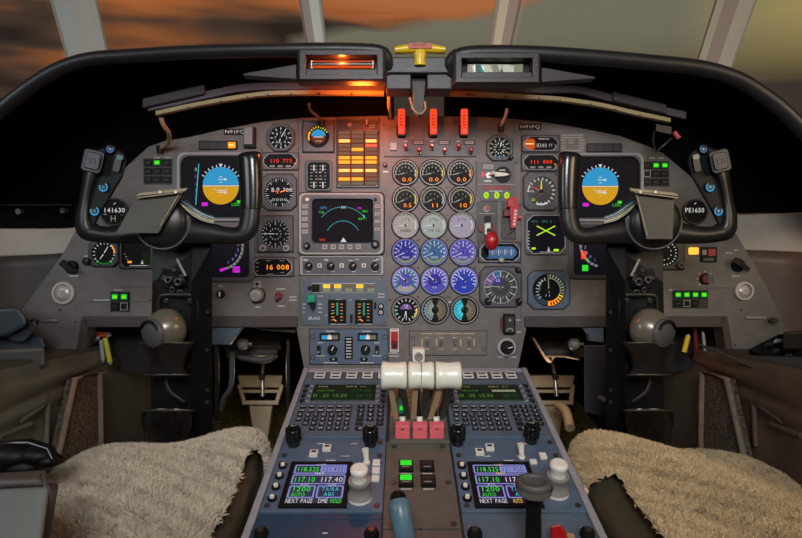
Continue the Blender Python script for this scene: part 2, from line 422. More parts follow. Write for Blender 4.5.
def fan(m, z, A, B):
    for s, c_ in ((-1, A), (1, B)):
        m.ring(3.6, 11, z+.02, c_, a0=s*18, a1=s*160, n=28)
        for i in range(9): a = s*(22+16*i); m.line(7*sn(a), 7*cs(a), 10.8*sn(a), 10.8*cs(a), .7, z+.1, 'seam')
gauge(406, 310, 12.6, 'dark gauge with violet centre, left one of the bottom row', G3, rim='bezel_light',
      ticks=((-160, 160, 15, 11.6, 3, 1, 'e_tick'),), arcs=((-120, -70, 10.8, 1.6, 'e_dkgreen'), (80, 130, 10.8, 1.6, 'e_yel'), (-80, 80, 4, 4.2, 'e_mauve')), nums=(('10', 0, 2.5, 3, 'e_w'),), needles=((178, 10, 1.2, 'e_w'), (192, 9, 1, 'e_w')))
gauge(435.2, 310, 12.6, 'round twin-fan gauge with teal and pale sectors, middle one of the bottom row', G3, rim='bezel_light', extra=lambda m, z: fan(m, z, 'mint_face', 'e_tan'),
      ticks=((-60, -150, 6, 11.8, 1.2, .8, 'e_cyan'),), nums=(('FF', 0, -1, 2.4, 'e_w'),), needles=((0, 9, 1.6, 'black'), (180, 9, 1.6, 'black')))
gauge(464.6, 310, 12.6, 'round twin-fan gauge with bright blue left sector, right one of the bottom row', G3, rim='bezel_light', extra=lambda m, z: fan(m, z, 'e_cyan', 'e_tan'),
      nums=(('TR', 0, -1, 2.4, 'e_w'),), needles=((0, 9, 1.6, 'black'), (180, 9, 1.6, 'black')))

# -- left column of flight instruments
gauge(281, 138, 11.3, 'black clock with white figures in a chamfered frame, left of the small blue horizon', None, 'oct', 27, 27, ticks=((0, 330, 12, 10.6, 2.6, 1, 'e_tick'),),
      nums=numring(8, 5.5, 0, 315, 3, 'e_tick', '12345678'), needles=((30, 8, 1, 'e_w'), (200, 6, 1.2, 'e_w')), cham=7)
def hor(m, z):
    m.ring(0, 7.4, z+.05, 'e_sky', a0=-80, a1=80, n=24); m.ring(0, 7.2, z+.04, 'e_brown', a0=80, a1=280, n=24)
    m.box(-5, -.6, z, 5, .2, z+.2, 'e_w'); m.text('CAGE', 0, -5, 1.6, z+.3, 'e_w', .5)
gauge(318.5, 137, 11.3, 'small blue standby horizon gauge in a square frame with orange knob', None, 'square', 31, 31, extra=hor, name='standby_horizon',
      ticks=((-60, 60, 9, 10.8, 2.2, .9, 'e_yel'),), arcs=((-110, -60, 9.8, 1.8, 'e_orange'),), needles=())
T = on_panel('trim_indicator', 'small rounded dark indicator with two vertical white slips, below the standby horizon', 'indicator', 319, 176)
m = mp(); m.frame(rrect(27, 31, 3), rrect(22, 27, 4), 0, 1.8, 'bezel', N=32); m.build('bezel', T)
m = mp(); m.prism(rrect(22, 27, 4), 0, .5, 'face')
for x in (-5, 4): 
    for y in (-9, 8): m.box(x-.6, y-3, .5, x+.6, y+3, .8, 'e_w')
    for i in range(7): m.line(x-3.5, -10+i*3.3, x-1.5, -10+i*3.3, .6, .7, 'e_tick'); m.line(x+1.5, -10+i*3.3, x+3, -10+i*3.3, .6, .7, 'e_tick')
m.text('FLAP', 0, 3, 1.8, .7, 'dim', .5); m.text('TRIM', 0, -4, 1.8, .7, 'dim', .5); m.build('dial', T)

def octodisp(px, py, w, h, label, fill, name='digital_display', cat='display', c=5, back='face'):
    T = on_panel(name, label, cat, px, py)
    m = mp(); m.prism(rrect(w+1.6, h+1.6, 1.5), 0, .3, 'seam'); m.frame(rrect(w, h, 1.5), octo(w-4, h-3, c), .3, 2.2, 'bezel', N=24, lip='bezel_light')
    for sx in (-1, 1):
        for sy in (-1, 1): m.lathe([(.6, 2.2), (.6, 2.5)], 'steel_dark', sx*(w/2-1.6), sy*(h/2-1.6), n=8)
    m.build('bezel', T)
    m = mp(); m.prism(octo(w-4, h-3, c), 0, .5, back); m.build('window', T)
    m = mp(); fill(m); tag(m.build('readout', T), 'lit figures')
    return T
def buttons3(m, y=-5):
    for x in (-8, 0, 8): m.box(x-2.5, y-1, .5, x+2.5, y+1, 1.6, 'grey_knob')
def f_red(t1, t2):
    def f(m): m.text(t1, -6, -1.2, 3.6, .7, 'e_red', .5, wd=9); m.text(t2, 7, -1.2, 3.6, .7, 'e_red', .5, wd=9); buttons3(m); m.lathe([(.7, .5), (.7, 1)], 'e_orange', 14.5, -2, n=8)
    return f
octodisp(280.5, 161.5, 36, 17, 'octagonal window with red 110 775 figures above the left altimeter', f_red('110', '775'))
octodisp(540.5, 162.5, 38, 17, 'octagonal window with red 111 888 figures above the right altimeter', f_red('111', '888'))
def f_or(m):
    m.text('16', -3, -2.6, 5, .7, 'e_orange', .5, wd=7); m.text('008', 10.5, -2.6, 5, .7, 'e_orange', .5, wd=12); m.dash(-4, 6.2, 5, .7, 'dim'); m.dash(10, 6.2, 5, .7, 'dim'); m.dash(10, -5.5, 4, .7, 'dim'); m.dash(-2, -7, 6, .7, 'dim')
    for i in range(3): m.dash(-15, 4-i*4, 3, .7, 'dim')
octodisp(272.5, 267, 42, 19, 'octagonal window with orange 16 008 figures below the radar altimeter dial', f_or)
def f_tcas(m):
    m.prism(octo(11, 11, 2, -11, -.5), .5, .9, 'e_window_orange'); m.dash(-11, 0, 8, 1, 'e_hot', 1); m.dash(-11, -7, 6, 1, 'w'); m.dash(3, 5, 11, .7, 'w', 1.2); m.text('8340', 1, -3.5, 4, .7, 'e_tick', .5, wd=10); m.text('FT >', 12, -3, 3, .7, 'e_tick', .5, wd=7)
octodisp(540.5, 144, 37, 16, 'octagonal window with orange square and white 8340 FT, upper right of the centre panel', f_tcas)

def altm(m, z):
    m.text('8.0', -4, .5, 4.4, z+.1, 'e_w', .5, wd=8); m.text('700', 8, .5, 4, z+.1, 'e_w', .5, wd=9); m.text('0000', 0, -8.5, 2.6, z+.1, 'e_tick', .5, wd=15)
T = gauge(279.5, 192.5, 14.6, 'black altimeter with white 8.0 700 figures, beside the left yoke', None, 'oct', 34, 36, extra=altm, ticks=((-165, 165, 34, 14, 1.6, .5, 'e_tick'), (-165, 165, 12, 14, 3, .9, 'e_tick')),
      needles=((72, 10, 1.2, 'e_orange'), (-75, 8, 1, 'e_red')), cham=5, name='altimeter')
def vdi(m, z):
    for i in range(12): a = 30*i; m.text('036912'[i % 6], 10.3*sn(a), 10.3*cs(a)-1.2, 2.3, z, 'e_tick', .5)
T = gauge(275.5, 234, 14, 'dark violet dial with white needle pointing left and two lower knobs', None, 'square', 35, 36, face='e_screen', extra=vdi, ticks=((0, 345, 24, 13.6, 1.4, .6, 'e_tick'), (0, 330, 12, 6, 1, .8, 'e_tick')),
      needles=((-88, 12, .7, 'e_w'),), name='distance_dial')
for x in (-11.5, 11.5):
    m = mp(); m.lathe([(3.6, 2.5), (3.6, 5), (3, 5.6)], 'bezel_light', x, -14.5, n=16); m.lathe([(1.5, 5.6), (1.5, 6)], 'bezel_dark', x, -14.5, n=10); m.build('knob', T)

# -- annunciator panel
T = on_panel('annunciator_unit', 'tall panel of three columns of amber warning lights left of the engine gauges', 'annunciator panel', 358, 153)
m = mp(); m.frame(rect(43, 70), rect(40, 56, 0, -6.5), 0, 2, 'bezel_dark', N=8)
m.box(-21, 22.5, 0, 21, 34.5, 2, 'bezel'); m.dash(14, 27, 8, 2.1, 'dim'); m.dash(14, 25, 5, 2.1, 'dim')
for x, y in ((-19, 33), (19, 33), (-19, -33), (19, -33)): m.lathe([(.8, 2), (.8, 2.6)], 'steel_dark', x, y, n=8)
m.build('housing', T)
m = mp(); m.box(-20, -35, 0, 20, 22, .6, 'e_maroon'); m.build('back_plate', T)  # dull red emission stands in for lamp light bleeding between the columns
m = mp(); m.lathe([(2.4, 2), (2.4, 4), (1.6, 4.8)], 'grey_knob', -8, 27, n=14); m.build('push_button', T)
m = mp(); m.lathe([(2, 2), (2, 4.5)], 'black', 9, 28, n=14); m.box(8.3, 27, 4.5, 9.7, 32, 5.2, 'dim'); m.build('selector', T)
lit = {0: {2: 'h', 6: 'a', 7: 'a', 9: 'h', 11: 'a'}, 1: {4: 'a', 6: 'a', 7: 'a', 9: 'h', 11: 'a'}, 2: {2: 'h', 3: 'r', 6: 'a', 7: 'a', 9: 'h'}}
ys = (133, 137, 141.2, 145.7, 149.7, 153.7, 158, 162.3, 166.5, 170.7, 175, 179.2, 183.4)
for c in range(3):
    x = (344.5, 357.6, 371.2)[c] - 358
    for r in range(13):
        k = lit[c].get(r); y = 153 - ys[r]
        mt = {'h': 'e_hot', 'a': 'e_amber', 'r': 'e_pink'}.get(k, 'e_tan' if r == 12 else 'e_sidebar')
        m = mp(); m.box(x-6, y-1.7, .6, x+6, y+1.7, 1.5, 'e_litedge' if k in ('h', 'a') else mt); m.box(x-5, y-1.2, 1.5, x+5, y+1.2, 1.7, mt)
        m.dash(x, y, 9, 1.8, 'e_litedge' if k else 'e_tan', .9)
        tag(m.build('warning_light', T), {'h': 'brightly lit yellow warning light', 'a': 'lit amber warning light', 'r': 'lit red warning light'}.get(k, 'dim unlit warning light'))

# -- weather radar display
T = on_panel('radar_display', 'central framed radar display with cyan dotted arcs on a dark screen', 'display', 341.5, 224)
m = mp(); m.prism(rrect(87, 64, 5), 0, .3, 'seam'); m.frame(rrect(84, 61, 4), rrect(61, 44, 4, 1.5, 3), .3, 3.5, 'bezel', N=48, lip='bezel_dark'); m.build('bezel', T)
m = mp()
for k in range(1): m.frame(rrect(84, 61, 5), rrect(81, 58, 4), 3.4, 3.8, 'dim', N=48)
m.build('bezel_edge', T)
m = mp(); m.prism(rrect(61, 44, 4, 1.5, 3), 0, .5, 'e_screen')
def dots(R, a0, a1, k, y0, s=.9, mt='e_cyan'):
    for i in range(k):
        a = a0 + (a1-a0)*i/(k-1); m.flat(circ(s*.6, 6, 1.5+R*sn(a), y0+R*cs(a)), .7, mt)
dots(27, -50, 50, 24, -10); dots(17, -62, 62, 20, -14)
for t, x, y, w, mt in (('GPS', -18, 15, 7, 'e_sky'), ('TAS', -20, 10.5, 5, 'e_green'), ('360', 2, 15.5, 5, 'e_w'), ('MK', 18.5, 14.5, 5, 'e_mag'), ('HDG', 23.5, 11.5, 5, 'e_green'), ('NAV 1', 21, 4, 8, 'e_green'), ('WX', -19, -17, 6, 'e_red')): m.text(t, x, y, 2.4, .75, mt, .5, wd=w)
m.flat([(-1, -18), (5, -18), (2, -13.5)], .75, 'e_w'); m.line(22, 9, 23, 6, 1.4, .75, 'e_cyan'); m.build('screen', T)
for i in range(5):
    m = mp(); y = 17 - i*6.2; m.box(-38.5, y-2, 3.5, -33, y+2, 4.6, 'dim'); m.dash(-35.7, y, 3, 4.7, 'seam'); m.build('bezel_key', T)
for i in range(4):
    m = mp(); y = 17 - i*7.6; m.box(33.5, y-1.6, 3.5, 38.5, y+1.6, 4.6, 'dim'); m.dash(36, y, 3, 4.7, 'seam'); m.build('bezel_key', T)
for i in range(5):
    m = mp(); x = -16 + i*8.3; m.box(x-2.4, -25.5, 3.5, x+2.4, -20.8, 4.6, 'dim'); m.dash(x, -23, 2.4, 4.7, 'seam', 1.6); m.build('bezel_key', T)
for x, y, r, mt in ((-34, -22, 3.4, 'black'), (34, -20.5, 4.2, 'black')):
    m = mp(); m.lathe([(r, 3.5), (r, 6), (r*.8, 7)], mt, x, y, n=18); m.lathe([(r*.4, 7), (r*.4, 8)], 'grey_knob', x, y, n=10); m.build('knob', T)
for x in (-33.5, 34):
    m = mp(); m.lathe([(1.8, 3.5), (1.8, 5)], 'white_plastic' if x < 0 else 'black', x, 24, n=12); m.build('sensor', T)
# -- four-knob strip below the radar
T = on_panel('radar_control_strip', 'grey strip with four black knobs directly under the radar display', 'control panel', 342, 265.5)
m = mp(); m.prism(rrect(83, 19, 2.5), 0, 2, 'bezel'); m.frame(rrect(83, 19, 2.5), rrect(81, 17, 2), 2, 2.4, 'dim', N=32)
for i in range(12): m.dash((-33, -12, 12, 33)[i % 4] + random.choice((-3, 0, 3)), (6, 5, -6)[i // 4], 4, 2.5, 'w')
m.build('plate', T, bevel=.0006)
for x in (-33, -11, 11, 33):
    m = mp(); m.lathe([(4, 2), (3.8, 5), (3, 5.8)], 'black', x, -.5, n=18); m.line(x, -.5, x+2, 1.5, .7, 5.9, 'w'); m.build('knob', T)
for x in (-22, 0, 22):
    m = mp(); m.box(x-2, -2, 2, x+2, 2, 3.2, 'white_plastic'); m.box(x-1, -1, 3.2, x+1, 1, 3.3, 'bezel_dark'); m.build('push_button', T)

# -- blue-grey trim panel
T = on_panel('pressurisation_panel', 'blue-grey panel with a row of amber squares, green handle and two dark vertical gauges', 'control panel', 344.5, 302)
m = mp(); m.prism(rect(86, 46), 0, 1.5, 'bezel_blue')
for x in (-40, 40):
    for y in (-20, 20): m.lathe([(1, 1.5), (1, 2)], 'steel_dark', x, y, n=8)
m.frame(rect(63, 10, -1, 14), rect(61, 8, -1, 14), 1.5, 1.8, 'dim', cx=-1, cy=14, N=8)
m.text('BRAKE', -30, -17.5, 3, 1.7, 'w', .5, wd=11)
for i in range(3): m.dash(-40, -2-i*4, 3, 1.6); m.dash(-24, -2-i*4, 4, 1.6)
for x, y, w in ((-33, 6, 4), (-24, 6, 5), (37, 8, 6), (37, 5, 7), (-5, 2.5, 6), (20, 2.5, 6), (-6, -21.8, 16), (21, -21.8, 16), (6, 2, 2), (-18, -13, 1.5)): m.dash(x, y, w, 1.6)
m.build('plate', T, bevel=.0005)
for i, k in enumerate('daahaw'):
    x = -28.5 + i*11; mt = {'d': 'e_cduscreen', 'a': 'e_amber', 'h': 'e_tan', 'w': 'e_tan'}[k]
    if i == 4: mt = 'e_amber'
    m = mp(); m.box(x-4, 10, 1.5, x+4, 18, 2.6, 'bezel_dark'); m.box(x-3.6, 14, 2.6, x+3.6, 17.7, 2.8, mt); m.box(x-3.6, 10.3, 2.6, x+3.6, 13.8, 2.8, 'e_softy' if mt != 'e_cduscreen' else mt); m.dash(x, 15.6, 5, 2.9, 'e_orange' if mt == 'e_amber' else 'seam'); m.build('square_light', T)
m = mp(); m.lathe([(3, 1.5), (3, 4)], 'black', -31, -4, n=14); m.box(-31.8, -8, 4, -30, 0, 8, 'black'); m.build('selector_shaft', T)
m = mp(); m.box(-36, 0, 4, -27.5, 8, 12, 'green_knob'); tag(m.build('handle', T, bevel=.003), 'green square handle')
m = mp(); m.lathe([(2, 1.5), (2, 3), (1.2, 3.5)], 'black', -34.5, 14, n=12); m.build('push_button', T)
for x in (-7, 19.5):
    m = mp(); m.frame(rect(18, 24, x, -9.5), rect(16, 22, x, -9.5), 1.5, 2.4, 'black', cx=x, cy=-9.5, N=8); m.box(x-8, -20.5, 1.5, x+8, 1.5, 1.7, 'face')
    m.box(x-1, -13, 1.7, x+1, -.5, 1.9, 'green_knob')
    for i in range(6): m.line(x-6, -2-i*3.2, x-3, -2-i*3.2+(i % 2), .5, 1.95, ('e_yel', 'e_orange', 'e_tick')[i % 3]); m.line(x+3, -2-i*3.2, x+5.5, -2-i*3.2, .5, 1.95, ('e_orange', 'e_tick')[i % 2])
    m.line(x-4, -17, x-1, -19, 1, 1.9, 'e_orange'); m.build('vertical_gauge', T)
for y in (-4, -10):
    m = mp(); m.lathe([(3, 1.5), (3, 3), (2, 4)], 'black', 36.5, y, n=14); m.ring(1, 1.7, 4.1, 'w', 36.5, y, n=10); m.build('rotary_switch', T)
for q_ in ((6, -20, 1.5, 8.5, -12, 4), (29.5, -7, 1.5, 32, 0, 3)): m = mp(); m.box(*q_, 'black'); m.build('slot_switch', T)
# -- anti-ice/air panel
T = on_panel('temperature_panel', 'blue-grey panel with two small lit scales and two black rotary knobs, above the left keypad', 'control panel', 349, 346.5)
m = mp(); m.frame(rect(79, 36), rect(77.4, 34.4), 0, 1.2, 'black', N=8); m.box(-38.7, -17.2, 0, 38.7, 17.2, 1.6, 'module_blue')
for x in (-36, 36):
    for y in (-11, 10): m.ring(1.8, 2.5, 1.7, 'seam', x, y, n=12)
for x in (-18, 18): m.dash(x, 15.5, 9, 1.7); m.dash(x-10 if x < 0 else x+10, 4, 5, 1.7); m.dash(x-10 if x < 0 else x+10, -9, 9, 1.7); m.dash(x, -16, 14, 1.7)
m.build('plate', T)
for x in (-19, 19):
    m = mp(); m.box(x-10, 6, 1.6, x+10, 14, 3, 'black'); m.box(x-8, 7.5, 3, x+8, 11.5, 3.1, 'e_w'); m.box(x-8, 7.5, 3.1, x-2, 11.5, 3.2, 'e_sky'); m.box(x+2, 7.5, 3.1, x+8, 11.5, 3.2, 'e_tan'); m.line(x, 13, x, 10, .6, 3.3, 'e_w'); m.build('scale_window', T)
    m = mp(); m.lathe([(5, 1.6), (4.6, 5), (4, 6)], 'black', x*.87, -3, n=20); m.box(x*.87-.8, -7, 6, x*.87+.8, 1, 7.5, 'black'); m.line(x*.87, -3, x*.87+2, 1, .7, 7.6, 'w'); m.build('rotary_knob', T)
    m = mp(); k = -30 if x < 0 else 28; m.box(k-2, -8, 1.6, k+2, 1, 2.4, 'black'); m.lathe([(1.2, 2.4), (1.4, 6)], 'grey_knob', k, -5, n=10); m.build('toggle_switch', T)
    m = mp(); k = x*.8; m.prism(octo(8, 4, 1.5, k, -12.5), 1.6, 3, 'black'); m.lathe([(1, 3), (1, 5)], 'dim', k, -12, n=8); m.build('rocker', T)
m = mp(); m.box(-4, -12, 1.6, 4, 10, 3, 'black')
for i in range(7): m.dash(0, 8-i*3, 5, 3.1, 'w', 1.1)
m.build('lever_gate', T)

# -- brown switch panel under the stack
T = on_panel('toggle_unit', 'brown panel with gold lettering and four small toggle switches under the engine gauges', 'switch panel', 448, 343)
m = mp(); m.frame(rect(78, 25), rect(76.8, 23.8), 0, .7, 'black', N=8); m.box(-38.4, -11.9, 0, 38.4, 11.9, .9, 'panel_paint')
m.ring(1.7, 2.3, 1, 'seam', -35.5, 5, n=12); m.ring(1.7, 2.3, 1, 'seam', 35.5, -6, n=12)
for i, x in enumerate((-21, -7, 7, 21)): m.dash(x, 9.5, 9, 1, 'gold'); m.dash(x, 5.5, 4, 1, 'gold'); m.dash(x, -6, 5, 1, 'gold')
m.line(-28, 9.4, 27, 9.4, .3, .95, 'gold')
for x in (-26, -11.5, 12.5, 26):
    m.text('IIIII', x, -3, .1, 1, 'gold'); m.box(x-.5, -2.5, .9, x+.5, 4, 1, 'gold')
m.build('plate', T)
for x in (-21, -7, 7, 21):
    m = mp(); m.lathe([(1.8, .9), (1.8, 1.6)], 'steel_dark', x, 1, n=10); m.tube([(x, 1, 1.4), (x, 0, 6)], [.8, 1.1], 'steel', 8); m.build('toggle_switch', T)

# -- fire handles and red toggles above the stack
for i, x in enumerate((401.5, 433, 463.5)):
    T = on_panel('fire_handle', f'upright glowing red fire handle, {("leftmost", "middle", "rightmost")[i]} of the three above the engine gauges', 'fire handle', x, 124, 'glowing red fire handles')
    m = mp(); m.box(-4, -14, 0, 4, -10, 3, 'black'); m.box(-3.6, -13, 0, 3.6, 12, 6, 'bezel_dark'); m.box(-5.2, -12, 3, -3.6, -2, 5, 'black'); m.build('grip_body', T, bevel=.001)
    m = mp(); m.prism(rrect(7, 25, 1.5, 0, .5), 6, 8, 'e_redbar'); m.flat(circ(2.4, 12, 0, -9), 8.1, 'e_pink')
    for y in (-3, 0, 3, 6): m.dash(0, y, 2.6, 8.1, 'e_maroon', 1)
    tag(m.build('lit_face', T, bevel=.0008), 'glowing red face')
T = on_panel('extinguisher_switch_panel', 'grey strip with six red-tipped toggles and three labels below the fire handles', 'switch panel', 430, 148)
m = mp(); m.box(-46, -9, 0, 46, 8, 1, 'bezel')
for x in (-9.5-2, 14, 39): 
    m.box(x-5.5, 3, 1, x+5.5, 7, 1.6, 'black'); m.box(x-4.5, 3.6, 1.6, x+4.5, 6.4, 1.8, 'dim'); m.dash(x, 5, 7, 1.9, 'red_dark')
for x in (-24, 2, 28): m.dash(x, 6.5, 3, 1.1)
m.line(-46, -8.7, 46, -8.7, .5, 1.1, 'seam'); m.build('plate', T)
for i in range(6):
    x = (-24.5, -11.2, 1.5, 14, 27.5, 40)[i]; y = (0, -4)[i % 2]
    m = mp(); m.lathe([(2.4, 1), (2.4, 2), (1.5, 2.4)], 'steel', x+.5, y-1, n=12); m.tube([(x+.5, y-1, 2), (x, y, 7)], [1, 1.3], 'steel', 8); m.build('toggle_switch', T)
    m = mp(); m.lathe([(1.6, 6), (2.3, 8), (2.3, 10), (1.2, 11.3)], 'red', x, y+.5, n=12); m.build('switch_tip', T)
m = mp(); m.box(-40, -3, 1, -33, 5, 3.5, 'grey_knob'); m.build('square_button', T, bevel=.0008)
m = mp(); m.lathe([(1.3, 0), (1.3, 3), (2.2, 4), (1.5, 5)], 'red_dark', -45, -17, n=10); m.box(-47, -24.5, .1, -42, -23, .2, 'w'); m.build('small_red_knob', T)

# -- standby gauge right of the toggles
gauge(499.5, 148.5, 10.8, 'cream and black round gauge right of the red toggles', None, 'oct', 26, 25, ticks=((0, 330, 12, 10.4, 3.4, 1.4, 'e_softy'), (15, 345, 12, 6, 2, 1, 'e_tick')),
      nums=(('2', -3, 1, 3, 'e_softy'), ('8', 3, -4, 3, 'e_tick')), arcs=((150, 210, 9, 2, 'e_blueg'),), needles=((20, 8, 1.2, 'e_w'),), cham=6, knobs=((10.5, -9.5, 2.6),))

# -- landing gear panel
T = on_panel('gear_selector_unit', 'grey gear panel with cream pointer switch and three lime green lights', 'control panel', 496, 182)
m = mp(); m.prism([(-19.5, 20), (-19.5, -12), (-15, -19), (18.5, -19), (18.5, 20)][::-1], 0, 1.2, 'bezel')
m.line(-19, -2.5, 18, -2.5, .5, 1.3, 'dim'); m.box(-13, 13, 1.2, -3, 17, 1.6, 'dim'); m.dash(-8, 15, 8, 1.7, 'seam'); m.text('GEAR', -8, -1, 0.1, 1.3, 'w'); m.dash(-8.5, .8, 7, 1.3, 'w', 1.6)
m.box(-14, -8, 1.2, 14, -4, 1.3, 'red_dark'); m.dash(0, -6, 24, 1.4, 'red', 1.3); m.dash(0, -9.3, 14, 1.4, 'w'); m.build('plate', T)
m = mp(); m.prism(circ(8.3, 28, 6.5, 7), 1.2, 1.8, 'black'); m.dash(6, 11.5, 6, 1.9, 'w', 1.2); m.build('selector_disc', T)
m = mp(); m.prism([(-2, 9.5), (-2, 4.5), (8, 5), (13.5, 7), (8, 8.5)], 1.8, 5, 'white_plastic'); tag(m.build('pointer', T, bevel=.001), 'cream pointer')
m = mp(); m.lathe([(3, 1.2), (3, 2.2)], 'steel', -7.5, 6.5, n=14); m.tube([(-7.5, 6.5, 2), (-3.5, 8, 7)], [1, 2.2], 'white_plastic', 10); m.build('toggle_switch', T)
m = mp(); m.box(-14.5, 5, 1.2, -12, 9.5, 2, 'e_pink'); m.build('red_lamp', T)
for x in (-10, .5, 10.5):
    m = mp(); m.prism(circ(2.6, 14, x, -13.5, 3.3), 1.2, 2, 'e_lime'); m.text('8', x, -15, 3, 2.1, 'e_dkgreen', .5); m.build('gear_light', T)
# gear lever, in a slot plate
T = on_panel('gear_lever', 'dark slotted lever plate with a glossy red ball handle', 'gear lever', 487, 222)
m = mp(); m.prism(rect(21, 41), 0, 1, 'bezel_dark'); m.box(-3, -18, 1, 4, 6, 1.1, 'black'); m.box(-8, 8, 1, 8, 8.6, 1.3, 'dim'); m.build('slot_plate', T, bevel=.0006)
m = mp(); m.lathe([(3.4, 1), (3.4, 2)], 'grey_knob', -.5, 13, n=14); m.lathe([(2, 2), (2, 4)], 'red', .5, 14, n=12); m.build('lock_button', T)
m = mp(); m.box(-9, -10, 1, -4.5, -3, 3, 'red_dark'); m.box(5, -10, 1, 8, -2, 3, 'red_dark'); m.box(-3, -13, 1, 3, -1, 4, 'steel'); m.build('lever_fork', T, bevel=.0008)
m = mp(); m.tube([(1, -8, 2), (1.5, -15, 16)], [2.4, 2], 'steel_dark', 10); m.build('lever_arm', T)
m = mp()
m.grid([[(1.5+6.4*math.sin(PI*i/14)*math.cos(2*PI*j/24), -20+9.2*math.cos(PI*i/14), 19+6.4*math.sin(PI*i/14)*math.sin(2*PI*j/24)) for j in range(25)] for i in range(15)], 'red')
o = m.build('ball_handle', T); tag(o, 'glossy red ball')
# red tagged handle
T = on_panel('red_tag_handle', 'bright red handle with a hanging lettered red tag, above the right of the gear slot', 'handle', 509, 220)
m = mp(); m.box(-8, -20, 0, 7, 20, .8, 'bezel_dark'); m.box(-6, -17, .8, 5, -5, .9, 'side_panel'); m.build('back_plate', T)
m = mp(); m.box(-6.5, 3, .8, 5, 10, 6, 'red_dark'); m.box(-3, 12, .8, 7, 21, 8, 'red'); m.build('guard', T, bevel=.0015)
m = mp(); m.prism([(0, -9), (5, -8), (8, 12), (6, 22), (1, 22), (-1, 10)], 8, 9.6, 'red')
m.prism([(1.2, -8.5), (4.6, -8), (7, 10), (3, 10)], 9.6, 10, 'pink_red')
for i in range(5): m.dash(3.1+i*.45, -5+i*3.2, 2.4, 10.1, 'w', 1.5)
tag(m.build('tag', T, bevel=.0006), 'flat red tag with faded letters')
m = mp(); m.tube([(3, -9, 8), (1, -12, 6), (-2, -15, 2)], .5, 'steel', 6); m.tube([(6, 3, 3), (12, 2, 3)], [1.6, 2.2], 'pink_red', 8); m.build('chain', T)

# flap/trim window below
def f_blue(m):
    m.prism(octo(34, 12, 4), .5, .7, 'e_blueg')
    for i in range(14): x = -14+i*2.1; m.flat([(x, -3+(i % 2)), (x+.7, -3+2*(i % 3)), (x+1, 4-(i % 3)), (x-.3, 2)], .8, ('e_tick', 'e_lilac', 'e_softy')[i % 3])
    m.box(-17, -5, .85, -11, 5, .9, 'face')
    m.lathe([(3, 1), (3, 3.5), (2.2, 4)], 'steel', 1.5, -7.5, n=14)
octodisp(499.5, 252.5, 42, 20, 'octagonal window with pale blue scribbled scale below the gear lever', f_blue, 'flap_indicator', 'indicator')
# VSI
def vsi(m, z):
    m.ring(9, 17, z+.01, 'e_mauve', a0=-80, a1=-30, n=24); m.ring(9, 17, z+.01, 'e_blueg', a0=-30, a1=0, n=24); m.text('10', -3, 5, 3, z+.2, 'e_w', .5); m.text('FT', 0, -3, 2.4, z+.2, 'e_softy', .5); m.ring(4, 9.5, z+.03, 'e_indigo', a0=-60, a1=10)
gauge(500.5, 287, 17.8, 'large gauge with a violet upper left quarter, right of the engine stack', None, 'oct', 41, 40, face='bezel_dark', extra=vsi,
      ticks=((0, 330, 12, 16.5, 6.5, .9, 'e_tick'), (0, 354, 60, 17, 1.4, .5, 'e_tick'), (15, 345, 12, 12.5, 3.4, .7, 'e_softy')), needles=((-85, 13, .8, 'e_tick'),), cham=6, knobs=((-13, -14, 3.4), (17.5, -14, 3.4), (17, 17, 3)), n=48)
gauge(541, 191.5, 14.6, 'grey-dialled altimeter with upright orange needle right of the gear panel', None, 'oct', 35, 38, face='bezel_dark', ticks=((-90, 200, 16, 14, 3, 1.3, 'e_tick'),), arcs=((-90, -60, 13, 1, 'e_w'), (150, 200, 13, 1.6, 'e_w')),
      nums=(('10', -9, -1, 2.4, 'e_w'), ('20', -8, -9.5, 2.6, 'e_lime')), needles=((0, 11, 2, 'e_yel'), (-62, 11, 1, 'e_pink')), cham=5, name='altimeter')
T = on_panel('navigation_display', 'square dark display showing a large lime X, left of the right yoke', 'display', 545.5, 234.5)
m = mp(); m.frame(rrect(42, 41, 2), octo(37, 37, 6), 0, 2.4, 'bezel', N=32, lip='bezel_light'); m.build('bezel', T)
m = mp(); m.prism(octo(37, 37, 6), 0, .5, 'e_screen'); m.line(-9, 8.5, 9.5, -1, 1.1, .7, 'e_lime'); m.line(-9, -1, 9.5, 8.5, 1.1, .75, 'e_lime')
m.text('HDG', -11, 12, 2, .7, 'e_teal', .5, wd=6); m.text('GPS 2', 1, 12, 2, .7, 'e_teal', .5, wd=10); m.box(-14, -15, .6, -10, -13, .7, 'e_lime'); m.box(8, -17, .6, 13, -14.5, .7, 'e_lime')
m.flat([(1.5, -17), (4.5, -17), (3, -12)], .7, 'e_tick')
for i in range(6): m.dash(-17, 3-i*3.2, 1.6, .7, 'e_tick', 1.4)
m.dash(1, -17.6, 14, .7, 'e_tick'); m.build('screen', T)
def spd(m, z): m.text('I I', -1, -6.5, 2.4, z+.2, 'e_w', .5)
gauge(548.5, 290, 16.6, 'large black dial with white, yellow and orange scale arc, lower right of centre', None, 'oct', 41, 38, bez='bezel_blue', extra=spd,
      arcs=((-5, 110, 13.5, 4.4, 'e_softy'), (110, 135, 13.5, 4.4, 'e_yel'), (135, 182, 13.5, 4.6, 'e_orange'), (182, 250, 13, 5, 'module_navy'), (-85, -50, 9.5, .8, 'e_teal'), (-30, -70, 11, .6, 'e_tick')),
      ticks=((0, 170, 15, 15.4, 3.4, 1.6, 'black'), (-130, -20, 8, 13, 3, .8, 'e_tick')), nums=(('4', -9, -1, 3, 'e_teal'),), needles=((-3, 12, 1.6, 'e_softy'),), cham=6, name='airspeed_dial', n=48)

